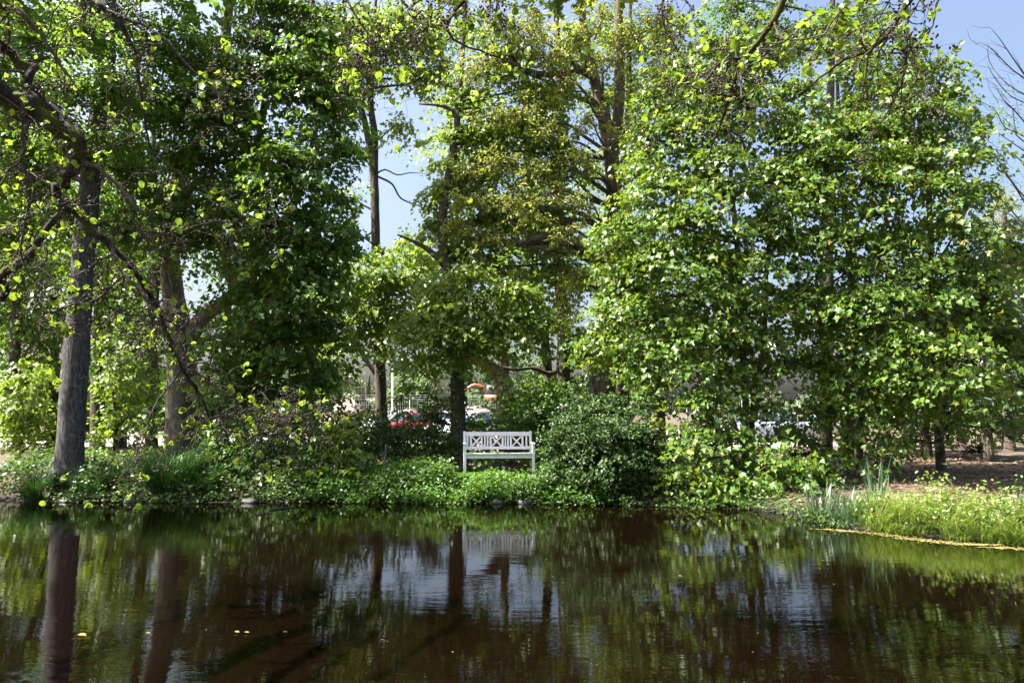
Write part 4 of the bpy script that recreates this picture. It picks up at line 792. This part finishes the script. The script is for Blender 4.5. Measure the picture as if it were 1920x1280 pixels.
def A(*pts): return [at(*p) for p in pts]
def k_(pxw, Y): return pxw * Y / F / 2
alder('alder_tree', 'gnarled alder whose mossy limb arches in from the picture edge and droops over the water', (-6.1, 2.9, Z(-6.1, 2.9)),
      ([(-6.1, 2.9, .1), (-6.0, 3.0, 1.5), (-5.8, 3.2, 3.2), (-5.6, 3.5, 5.2), (-5.8, 3.6, 8.0)], [.32, .26, .23, .2, .08]),
      [([(-5.65, 3.4, 4.6), (-5.6, 5.0, 4.9)] + A((0, 172, 6.3), (60, 205, 6.4), (110, 243, 6.5), (148, 268, 6.6), (142, 305, 6.7), (118, 345, 6.8), (114, 385, 6.9), (150, 408, 7), (200, 452, 7.1), (250, 505, 7.2), (292, 570, 7.3), (318, 632, 7.4), (342, 692, 7.5), (385, 762, 7.6), (398, 800, 7.6)),
        [.16, .145, .13, .12, .11, .10, .085, .07, .06, .055, .05, .045, .04, .036, .03, .02, .012], .35, 34),
       (A((392, 785, 7.6), (430, 780, 7.65), (470, 795, 7.7), (510, 775, 7.8), (560, 780, 7.9), (605, 765, 8)), [.02, .018, .015, .012, .009, .005], .1, 20),
       (A((400, 800, 7.6), (450, 812, 7.7), (510, 815, 7.8), (560, 812, 7.8), (600, 800, 7.9)), [.014, .012, .01, .008, .004], .2, 12),
       ([(-5.6, 3.5, 5.2)] + A((-20, 70, 6.6), (60, 165, 6.7), (110, 212, 6.75), (152, 262, 6.65)), [.08, .07, .06, .055, .06], .2, 18),
       ([(-5.8, 3.2, 2.9)] + A((-50, 560, 6.4), (0, 522, 6.5), (60, 470, 6.7), (112, 402, 6.85)), [.08, .07, .065, .055, .04], .3, 10),
       (A((205, 455, 7.1), (232, 515, 7.0), (275, 560, 7.0), (290, 640, 7), (300, 720, 7)), [.03, .025, .02, .014, .006], .1, 16),
       (A((150, 300, 6.7), (200, 330, 6.6), (260, 390, 6.6), (300, 440, 6.7), (420, 415, 6.8), (520, 440, 6.9)), [.04, .03, .025, .02, .013, .006], .2, 20),
       ([(-5.7, 3.5, 6.2)] + A((60, -60, 6.4), (190, 10, 6.4), (245, 80, 6.5), (265, 180, 6.5), (285, 280, 6.6), (340, 330, 6.6)), [.06, .05, .035, .028, .02, .013, .006], .25, 22),
       (A((200, 20, 6.4), (290, 60, 6.5), (350, 120, 6.6), (420, 190, 6.7)), [.025, .02, .014, .006], .1, 14),
       (A((60, 205, 6.4), (40, 300, 6.3), (60, 360, 6.3), (40, 480, 6.2), (90, 560, 6.4)), [.03, .022, .018, .012, .006], .1, 20),
       (A((232, 515, 7.0), (180, 560, 6.9), (110, 580, 6.8), (60, 610, 6.8)), [.02, .016, .012, .006], .2, 14),
       (A((342, 692, 7.5), (290, 760, 7.4), (270, 820, 7.4), (240, 870, 7.4)), [.018, .014, .01, .005], .2, 8),
       ([(-5.65, 3.5, 5.6)] + A((-60, -20, 6.2), (40, 30, 6.2), (120, 130, 6.3), (160, 190, 6.3)), [.05, .04, .025, .018, .008], .3, 18)],
      .068, 300)
alder('alder_tree', 'alder behind the viewer whose bare-stemmed boughs hang into the top of the picture', (2.3, -1.6, Z(2.3, -1.6)),
      ([(2.3, -1.6, .1), (2.4, -1.4, 2.5), (2.2, -1.1, 5), (2.3, -1, 8.5)], [.3, .24, .18, .06]),
      [([(2.3, -1.2, 4.2), (2.5, 1.5, 5.6)] + A((1500, -90, 5.4), (1470, 0, 5.5), (1440, 55, 5.6), (1385, 130, 5.8), (1365, 195, 5.9), (1335, 275, 6), (1325, 320, 6)), [.13, .08, .05, .042, .036, .03, .022, .012, .006], .45, 20),
       (A((1405, 105, 5.7), (1350, 120, 5.8), (1295, 180, 5.9), (1230, 192, 6)), [.022, .018, .012, .006], .1, 12),
       ([(2.3, -1.1, 4.6), (3.2, 2, 5.6)] + A((1730, -80, 5.2), (1708, 0, 5.3), (1645, 88, 5.5), (1590, 108, 5.6), (1520, 160, 5.8), (1470, 195, 5.9)), [.1, .06, .035, .03, .024, .018, .012, .006], .55, 16),
       (A((1702, 15, 5.3), (1700, 100, 5.4), (1690, 160, 5.5), (1650, 235, 5.6)), [.02, .017, .012, .005], .1, 10),
       (A((1790, -60, 5.2), (1755, 10, 5.3), (1748, 50, 5.3), (1720, 60, 5.4)), [.015, .012, .008, .004], .3, 5),
       ([(2.2, -1.1, 5), (1.0, 2, 5.9)] + A((920, -100, 5.6), (872, 0, 5.8), (842, 35, 5.9), (842, 62, 6), (870, 85, 6.1), (930, 105, 6.2), (990, 132, 6.3)), [.1, .06, .035, .028, .024, .02, .017, .012, .006], .5, 16),
       (A((925, -60, 5.7), (932, 10, 5.9), (925, 45, 6), (900, 76, 6.1)), [.018, .014, .01, .005], .2, 8),
       ([(1.0, 2, 5.9)] + A((760, -80, 5.6), (800, 40, 5.8), (805, 85, 5.9), (830, 110, 6), (822, 160, 6.1)), [.05, .025, .018, .014, .01, .005], .4, 14),
       (A((790, 20, 5.8), (740, 70, 5.9), (690, 85, 6), (650, 150, 6.1)), [.016, .013, .01, .005], .1, 20),
       ([(1.0, 2, 5.9)] + A((640, -80, 5.7), (650, 0, 5.8), (690, 60, 5.9), (720, 120, 6)), [.04, .022, .016, .011, .005], .4, 18),
       (A((1260, -60, 6), (1240, 20, 6.1), (1260, 80, 6.2), (1300, 140, 6.3)), [.018, .014, .01, .005], .2, 12),
       ([(1.0, 2, 5.9)] + A((500, -70, 6), (480, 0, 6.1), (470, 40, 6.2)), [.03, .016, .01, .005], .5, 6)],
      .068, 300, 1.35, .62)

# ------------------------------------------------------------------ the yard behind: heaps, fence, lamp pole, cars, digger
def mound(label, px, Y, top_py, half_px, mat, seed, dy=2.2):
    base = gpt(px, 780, Y); h = at(px, top_py, Y)[2] - base[2]; wx = half_px * Y / F; rg = np.random.default_rng(seed)
    nr, na = 22, 64; v = []; ph = rg.random(8) * 6.28
    for i in range(nr + 1):
        r = i / nr
        for j in range(na):
            a = j * 2 * math.pi / na; rr = r * (1 + .12 * math.sin(2 * a + ph[0]) + .07 * math.sin(5 * a + ph[1]))
            z = h * max(0, (1 - r) ** .9) * (1 - .25 * (1 - r) ** 6) + .06 * h * math.sin(9 * a + 7 * r + ph[2]) * r * (1 - r) * 2 + .03 * rg.standard_normal() * (1 - r)
            v.append((wx * rr * math.cos(a), dy * rr * math.sin(a), z - .05 * (r == 1)))
    f = []
    for i in range(nr):
        for j in range(na): f.append((i * na + j, (i + 1) * na + j, (i + 1) * na + (j + 1) % na, i * na + (j + 1) % na))
    me = bpy.data.meshes.new('earth_heap'); me.from_pydata(v, [], f); me.materials.append(mat)
    for p in me.polygons: p.use_smooth = True
    o = link('earth_heap', me); o.location = base; tag(o, label, 'earth heap', 'heaps of earth in the yard')
earth = plain('pinkish_earth', (.21, .15, .12), .95, var=.3, scale=3, bmp=1.0)
mound('tall pinkish earth heap seen beside the slender tree', 652, 44, 732, 62, earth, 1, 3)
mound('small pale earth heap behind the parked cars', 766, 47, 756, 34, earth, 2, 2)
mound('broad low earth heap under the orange digger', 905, 58, 750, 90, earth, 3, 5)

def fence():
    Y = 31.5; X0, X1 = at(560, 780, Y)[0], at(1600, 780, Y)[0]; z0 = Z(0, Y) + .01; base = np.array(((X0 + X1) / 2, Y, z0))
    gm = plain('galvanised_wire', (.16, .165, .17), .5, .3, .1); root = thing('mesh_fence', 'grey wire mesh fence with angled barbed top between the bank and the yard', 'fence', base)
    n = 10; xs = np.linspace(X0, X1, n + 1)
    for i, x in enumerate(xs):
        b = Buf(); b.tube([(x, Y, z0 - .2), (x, Y, z0 + 1.95)], [.024, .024], 8); b.tube([(x, Y, z0 + 1.93), (x, Y - .22, z0 + 2.2)], [.015, .015], 6); b.build('post', gm, root, base)
    for i in range(n):
        b = Buf(); a, c = xs[i] + .03, xs[i + 1] - .03
        for x in np.arange(a, c, .1): b.box((x, Y, z0 + 1.0), (.006, .006, 1.8))
        for z in np.arange(.12, 1.95, .2): b.box(((a + c) / 2, Y - .007, z0 + z), (c - a, .006, .006))
        tag(b.build('mesh_panel', gm, root, base), kind='stuff')
        for q in range(3):
            b = Buf(); b.tube([(xs[i], Y - .07 * (q + .7), z0 + 1.95 + .085 * (q + .5)), ((xs[i] + xs[i + 1]) / 2, Y - .07 * (q + .7), z0 + 1.92 + .085 * (q + .5)), (xs[i + 1], Y - .07 * (q + .7), z0 + 1.95 + .085 * (q + .5))], [.004] * 3, 4); b.build('barbed_wire', gm, root, base)
fence()

def lamp_pole():
    Y = 37; p = gpt(737, 780, Y); t = at(736, 688, Y); root = thing('lamp_pole', 'slim white lamp pole standing by the parked cars', 'lamp pole', p); m = plain('white_pole_paint', (.75, .76, .78), .4)
    b = Buf(); b.tube([p, (p + t) / 2, t], [.06, .05, .04], 10); b.build('pole', m, root, p, True)
    b = Buf(); b.tube([t, t + np.array((.1, 0, .25)), t + np.array((.5, 0, .35))], [.035, .03, .03], 8); b.build('arm', m, root, p, True)
    b = Buf(); b.box(t + np.array((.75, 0, .36)), (.55, .2, .1)); b.build('lamp_head', m, root, p)
lamp_pole()

def car(label, px, Y, heading, col, hatch=True, scale=1.0):
    base = gpt(px, 790, Y); base[2] += .014
    root = thing('parked_car', label, 'car', base, 'cars parked in the yard', rz=heading); root.scale = (scale,) * 3
    paint, n, l, bs, out = new_mat('car_paint'); tn = noise(n, l, 2, 3)
    l.new(ramp(n, l, tn.outputs['Fac'], [(.3, tuple(c * .9 for c in col)), (.7, col)]), bs.inputs['Base Color']); bs.inputs['Roughness'].default_value = .3; bs.inputs['Coat Weight'].default_value = .6; bs.inputs['Coat Roughness'].default_value = .05
    glass = MC['glass']; tyre = MC['tyre']; rim = MC['rim']
    # stations along the car: x, z of sill, belt line, half width
    st = [(-2.06, .42, .70, .66), (-2.0, .30, .93, .77), (-1.6, .22, .97, .84), (-.9, .2, .95, .86), (0, .2, .93, .87), (.8, .2, .91, .86), (1.35, .2, .86, .84), (1.8, .24, .74, .78), (2.02, .3, .62, .68), (2.08, .40, .54, .6)]
    v, f = [], []
    for x, zl, zb, hw in st:
        zm = zl + (zb - zl) * .55
        v += [(x, -hw * .9, zl), (x, -hw, zm), (x, -hw * .97, zb - .04), (x, -hw * .86, zb), (x, 0, zb + .025), (x, hw * .86, zb), (x, hw * .97, zb - .04), (x, hw, zm), (x, hw * .9, zl), (x, 0, zl)]
    for i in range(len(st) - 1):
        for j in range(10): f.append((i * 10 + j, i * 10 + (j + 1) % 10, (i + 1) * 10 + (j + 1) % 10, (i + 1) * 10 + j))
    f += [tuple(range(9, -1, -1)), tuple((len(st) - 1) * 10 + k for k in range(10))]
    def mk(name, v, f, mat, parent=root, smooth=True):
        me = bpy.data.meshes.new(name); me.from_pydata(v, [], f); me.materials.append(mat)
        for p in me.polygons: p.use_smooth = smooth
        return link(name, me, parent)
    mk('body', v, f, paint)
    rear = -1.95 if hatch else -1.5
    cab = [(rear, .92, .72), (rear + .38, 1.36, .58), (-.7, 1.45, .6), (.1, 1.44, .6), (.42, 1.36, .58), (1.22, .87, .7)]
    v = []; f = []
    for x, z, hw in cab: v += [(x, -hw, z), (x, -hw * .55, z + .02), (x, hw * .55, z + .02), (x, hw, z)]
    for i in range(5):
        for j in range(3): f.append((i * 4 + j, (i + 1) * 4 + j, (i + 1) * 4 + j + 1, i * 4 + j + 1))
    v += [(rear, -.74, .9), (1.22, -.74, .86), (rear, .74, .9), (1.22, .74, .86)]; f += [(0, 24, 25, 20, 16, 12, 8, 4), (3, 7, 11, 15, 19, 23, 27, 26), (24, 0, 1, 2, 3, 26), (25, 27, 23, 22, 21, 20)]
    mk('cabin', v, f, paint, smooth=False)
    # panes slightly proud of the cabin
    mk('windscreen', [(.47, -.53, 1.345), (.47, .53, 1.345), (1.19, .62, .915), (1.19, -.62, .915)], [(0, 3, 2, 1)], glass)
    mk('rear_window', [(rear + .33, -.5, 1.33), (rear + .33, .5, 1.33), (rear - .012, .62, .98), (rear - .012, -.62, .98)], [(0, 1, 2, 3)], glass)
    for s in (-1, 1):
        for a, b, c, d in (((rear + .25, .97), (rear + .52, 1.33), (-.62, 1.39), (-.58, .97)), ((-.5, .97), (-.54, 1.39), (.36, 1.34), (1.0, .94))):
            mk('side_window', [(q[0], s * (.742 - (q[1] - .9) * .28 + .012), q[1]) for q in (a, b, c, d)], [(0, 1, 2, 3)], glass)
        mk('headlight', [(2.035, s * .36, .56), (2.035, s * .62, .57), (1.86, s * .72, .66), (1.9, s * .4, .675)], [(0, 1, 2, 3)], MC['lamp']); mk('tail_light', [(-2.04, s * .5, .72), (-2.03, s * .74, .72), (-2.02, s * .74, .9), (-2.03, s * .5, .9)], [(0, 1, 2, 3)], MC['red'])
        b = Buf(); b.box((.75, s * .95, .98), (.12, .16, .11)); b.build('mirror', paint, root)
        for x in (-1.3, 1.32):
            b = Buf(); b.tube([(x, s * .66, .31), (x, s * .70, .31), (x, s * .86, .31), (x, s * .885, .31)], [.27, .31, .31, .27], 20); w_ = b.build('wheel', tyre, root)
            b = Buf(); b.tube([(x, s * .88, .31), (x, s * .893, .31)], [.2, .17], 12); b.build('rim', rim, w_)
    b = Buf(); b.box((2.06, 0, .34), (.06, 1.1, .12)); b.build('grille', tyre, root)
    return root
MC = {'tyre': plain('tyre_rubber', (.02, .02, .02), .8), 'rim': plain('wheel_rim', (.5, .5, .52), .3, .8), 'lamp': plain('headlight_glass', (.7, .72, .75), .1), 'red': plain('tail_light_plastic', (.4, .02, .02), .2)}
g_, n_, l_, b_, o_ = new_mat('car_glass'); b_.inputs['Base Color'].default_value = (.03, .05, .07, 1); b_.inputs['Roughness'].default_value = .04; b_.inputs['Specular IOR Level'].default_value = .9; MC['glass'] = g_
car('white car beside the slender tree, left of the red one', 738, 37.5, math.radians(-125), (.45, .455, .47))
car('red car parked in the yard', 781, 36.5, math.radians(-150), (.26, .008, .016))
car('dark blue car parked just behind the red car', 790, 41.5, math.radians(-170), (.03, .05, .12))
car('silver car partly hidden by the ivy-clad trunk', 842, 37.5, math.radians(-140), (.55, .57, .6))
car('white car right of the ivy-clad trunk, above the bench', 888, 36.5, math.radians(-130), (.45, .455, .47))
car('silver blue car glimpsed through the slim maple stems', 1425, 34.5, math.radians(-165), (.45, .5, .6))
car('white car farther along behind the three-stemmed maple', 1545, 37, math.radians(-160), (.45, .455, .47))

def digger():
    Y = 56.5; base = at(925, 757, Y); base[2] = at(925, 752, Y)[2] - .62
    root = thing('excavator', 'orange digger with black cab on the low earth heap', 'excavator', base); root.scale = (.62, .62, .62)
    og = plain('orange_paint', (.2, .075, .025), .45, var=.2); bk = plain('black_steel', (.03, .03, .032), .5)
    for s in (-1, 1):
        b = Buf(); pr = [(-1.6, .35), (-1.3, .05), (1.3, .05), (1.6, .35), (1.6, .5), (1.3, .8), (-1.3, .8), (-1.6, .5)]; y0, y1 = s * .8, s * 1.3
        v = [(x, y0, z) for x, z in pr] + [(x, y1, z) for x, z in pr]; f = list(range(8)) + list(range(15, 7, -1)); per = [8, 8]
        for k in range(8): f += [k, (k + 1) % 8, 8 + (k + 1) % 8, 8 + k]; per.append(4)
        b.add(v, f, per); b.build('track', bk, root)
    b = Buf(); b.box((.35, 0, 1.35), (2.9, 2.3, .9)); b.box((1.35, 0, 1.7), (1.0, 2.2, .8)); b.build('engine_house', og, root)
    b = Buf(); b.box((-.15, -.55, 2.25), (1.35, 1.05, 1.5)); c = b.build('cab', bk, root)
    for q in range(2):
        b = Buf(); b.box((-.48 + q * .66, -1.085, 2.4), (.55, .02, .85)); b.build('window', MC['glass'], c)
    b = Buf(); b.tube([(-.6, .35, 1.7), (-1.3, .35, 2.7), (-2.4, .35, 3.1), (-3.6, .35, 2.5)], [.24, .27, .25, .17], 6, seg=.4); b.build('boom', og, root)
    b = Buf(); b.tube([(-3.5, .35, 2.65), (-3.9, .35, 1.9), (-3.4, .35, .9)], [.2, .24, .13], 6); b.build('stick', og, root)
    b = Buf(); b.tube([(-1.0, .35, 1.6), (-2.1, .35, 2.75)], [.08, .06], 8); b.build('hydraulic_ram', bk, root)
    b = Buf(); v = [(-3.6, -.2, .95), (-3.1, -.2, .8), (-3.0, -.2, .3), (-3.4, -.2, .05), (-3.7, -.2, .3)]; v2 = [(x, .9, z) for x, y, z in v]
    f = list(range(5)) + [9, 8, 7, 6, 5]; per = [5, 5]
    for k in range(4): f += [k, k + 1, 6 + k, 5 + k]; per.append(4)
    b.add(v + v2, f, per); b.build('bucket', bk, root)
digger()

# ------------------------------------------------------------------ small things on the bank and the water
def stone(label, px, py, r, seed):
    Yw = 14.2; p = at(px, py, Yw); x = p[0]; y = float(shore(x)) - .02; rg = np.random.default_rng(seed)
    bm = bmesh.new(); bmesh.ops.create_icosphere(bm, subdivisions=3, radius=1)
    d = rg.standard_normal((7, 3))
    for v in bm.verts:
        q = np.array(v.co); k = 1 + .10 * sum(math.sin(2.2 * float(q @ a)) for a in d) / 2; v.co = Vector((q[0] * k * r * 1.35, q[1] * k * r, q[2] * k * r * .62))
    me = bpy.data.meshes.new('stone'); bm.to_mesh(me); bm.free(); me.materials.append(MS)
    for pl in me.polygons: pl.use_smooth = True
    o = link('stone', me); o.location = (x, y, r * .12); tag(o, label, 'stone', 'stones at the water edge')
MS = plain('wet_stone', (.055, .05, .052), .6, var=.35, scale=11, bmp=.8)
stone('grey stone at the water straight below the bench middle', 934, 930, .11, 1)
stone('broad dark stone at the water below the bench end nearest the bush', 985, 934, .12, 2)
stone('dark stone at the water beside the small sedge clump', 108, 935, .10, 3)
stone('flat stone at the water between the sedge clumps', 235, 938, .10, 4)
stone('flat dark stone at the water under the leafy shrub', 465, 936, .12, 5)

def stick(name, label, cat, pts, r, mat='bark_dead', group=None):
    b = Buf(); b.tube(pts, np.linspace(r, r * .5, len(pts)), 7, .06, seg=.06); o = b.build(name, M[mat], smooth=True); tag(o, label, cat, group); return o
def onb(x, y, dz): return np.array((x, y, max(Z(x, y), 0) + dz))
px_ = at(722, 930, 14.9)[0]; stick('wooden_post', 'weathered short wooden post standing in the bank plants', 'post', [onb(px_, 14.85, -.2), onb(px_, 14.86, .35), onb(px_ + .01, 14.87, .85)], .032, 'bark_grey')
s0 = at(1715, 965, 11.9); stick('fallen_branch', 'reddish fallen branch lying on the bare bank behind the lit grass', 'branch', [onb(s0[0], 11.9, .02), onb(s0[0] + .25, 12.2, .12), onb(s0[0] + .65, 12.8, .10), onb(s0[0] + 1.0, 13.5, .03)], .06)
s0 = at(1690, 960, 12); stick('broken_stump', 'thin broken reddish stump poking up behind the lit grass', 'stump', [onb(s0[0] - .25, 12.2, -.1), onb(s0[0] - .25, 12.2, .25), onb(s0[0] - .1, 12.25, .5)], .05)
s0 = at(1655, 985, 11.2); stick('bleached_stick', 'pale bleached stick leaning at the tip of the lit grass', 'stick', [onb(s0[0] - .35, 10.95, .01), onb(s0[0] - .15, 11.1, .12), onb(s0[0] + .1, 11.2, .33)], .025)
def fl(px, py): d = EYE * F / (py - 771); p = at(px, py, d); k = EYE / (EYE - p[2]); return np.array((p[0] * k, p[1] * k, 0.0))
a, c = fl(505, 957), fl(552, 951); stick('floating_stick', 'pale stick floating before the dark bank shrubs', 'stick', [a + (0, 0, .008), (a + c) / 2 + (0, .02, .012), c + (0, 0, .008)], .018, 'bark_twig', 'sticks floating by the bank')
a, c = fl(488, 965), fl(508, 962); stick('floating_stick', 'short pale stick floating next to a longer one', 'stick', [a + (0, 0, .006), (a + c) / 2 + (0, .02, .01), c + (0, 0, .006)], .012, 'bark_twig', 'sticks floating by the bank')
a, c = fl(912, 926), fl(950, 908); stick('bank_twig', 'thin pale twig slanting down to the stone below the bench', 'twig', [onb(a[0], 14.25, .06), onb(a[0] + .2, 14.3, .18), onb(a[0] + .42, 14.4, .34)], .011, 'bark_twig')

def mat_sheet(label, pts, mat, z=.006, seed=0):
    """a broken film of floating flakes along a line of (x, y, width)"""
    rg = np.random.default_rng(seed); pts = np.array(pts, float); L = np.linalg.norm(np.diff(pts[:, :2], axis=0), axis=1).sum(); n = int(700 * L)
    t = rg.random(n) * (len(pts) - 1); t = t[(np.sin(t * 9 + seed) + np.sin(t * 23) + 1.2 * rg.random(n)) > -.4]; n = len(t)
    k = np.minimum(t.astype(int), len(pts) - 2); p = pts[k] + (pts[k + 1] - pts[k]) * (t - k)[:, None]
    pos = np.stack([p[:, 0] + .1 * rg.standard_normal(n), p[:, 1] + p[:, 2] * .6 * rg.standard_normal(n) * (.3 + rg.random(n)), z + .004 * rg.random(n)], 1); az = rg.random(n) * 6.28
    b = Buf(); place_leaves(b, T_FLAKE, pos, frames(n, np.stack([np.cos(az), np.sin(az), 0 * az], 1), np.repeat(UP[None], n, 0)), .010 + .03 * rg.random(n) ** 2)
    o = b.build('floating_algae', mat); tag(o, label, 'algae', kind='stuff')
T_FLAKE = leaf_template([(.3, .1), (.42, .5), (.28, .85)], .5, .0, .0)
ALG = plain('yellow_green_algae', (.12, .115, .03), .8, var=.5, scale=14, bmp=.5); ALG2 = plain('pale_scum', (.2, .165, .05), .8, var=.4, scale=18, bmp=.5)
def along(px0, py0, px1, py1, wd, n=6): return [(*fl(px0 + (px1 - px0) * t, py0 + (py1 - py0) * t)[:2], wd) for t in np.linspace(0, 1, n)]
mat_sheet('yellow-green algae film floating along the bank left of the bench', along(660, 941, 875, 939, .16), ALG, seed=1)
mat_sheet('thin dull algae film floating at the dark shrubs', along(400, 942, 560, 940, .07), ALG, seed=2)
mat_sheet('dull algae film floating under the low maple arm', along(1225, 948, 1490, 956, .09), ALG, seed=3)
mat_sheet('bright yellow scum line along the lit grass', [(*fl(1540, 992)[:2], .07), (*fl(1640, 1000)[:2], .12), (*fl(1720, 1012)[:2], .13), (*fl(1800, 1020)[:2], .09), (*fl(1860, 1022)[:2], .05)], ALG2, seed=4)
mat_sheet('yellow scum patch where the lit grass leaves the picture', [(*fl(1865, 1026)[:2], .06), (*fl(1900, 1029)[:2], .09), (*fl(1960, 1032)[:2], .1)], ALG2, seed=5)
for i, (px, py, lab) in enumerate([(145, 1192, 'yellow leaf floating alone on the water in the grey trunk\'s reflection'), (272, 1189, 'small yellow leaf floating between the two trunk reflections'), (440, 1186, 'left one of a close pair of yellow leaves floating on the water'), (458, 1187, 'right one of a close pair of yellow leaves floating on the water'), (530, 1187, 'single yellow leaf floating apart, right of the pair'), (1272, 1081, 'orange leaf floating on dark water below the round bush')]):
    p = fl(px, py); b = Buf(); s = .07 if i == 0 else .04
    place_leaves(b, T_ROUND, np.array([[0, 0, .012]]), frames(1, np.array([[1, .3 * math.sin(i * 2), 0]]), np.array([[0, 0, 1.0]])), np.array([s])); o = b.build('floating_leaf', M['dry'] if i == 5 else M['yleaf'] if 'yleaf' in M else M.setdefault('yleaf', leaf_mat('yellow_leaf', [(0, (.18, .15, .05)), (1, (.26, .21, .07))], (.25, .22, .06), .2))); o.location = p; tag(o, lab, 'leaf', 'leaves floating on the pond')

n = 260; x = -9 + 16 * R.random(n); y = 4.5 + 9 * R.random(n); ok = (land(x, y) < -.3); x, y = x[ok], y[ok]; n = len(x); az = R.random(n) * 6.28
b = Buf(); place_leaves(b, T_FLAKE, np.stack([x, y, .005 + 0 * x], 1), frames(n, np.stack([np.cos(az), np.sin(az), 0 * az], 1), np.repeat(UP[None], n, 0)), .006 + .02 * R.random(n) ** 3)
tag(b.build('floating_specks', ALG), 'tiny pale specks of pollen and bud scales floating on the pond', 'debris', kind='stuff')
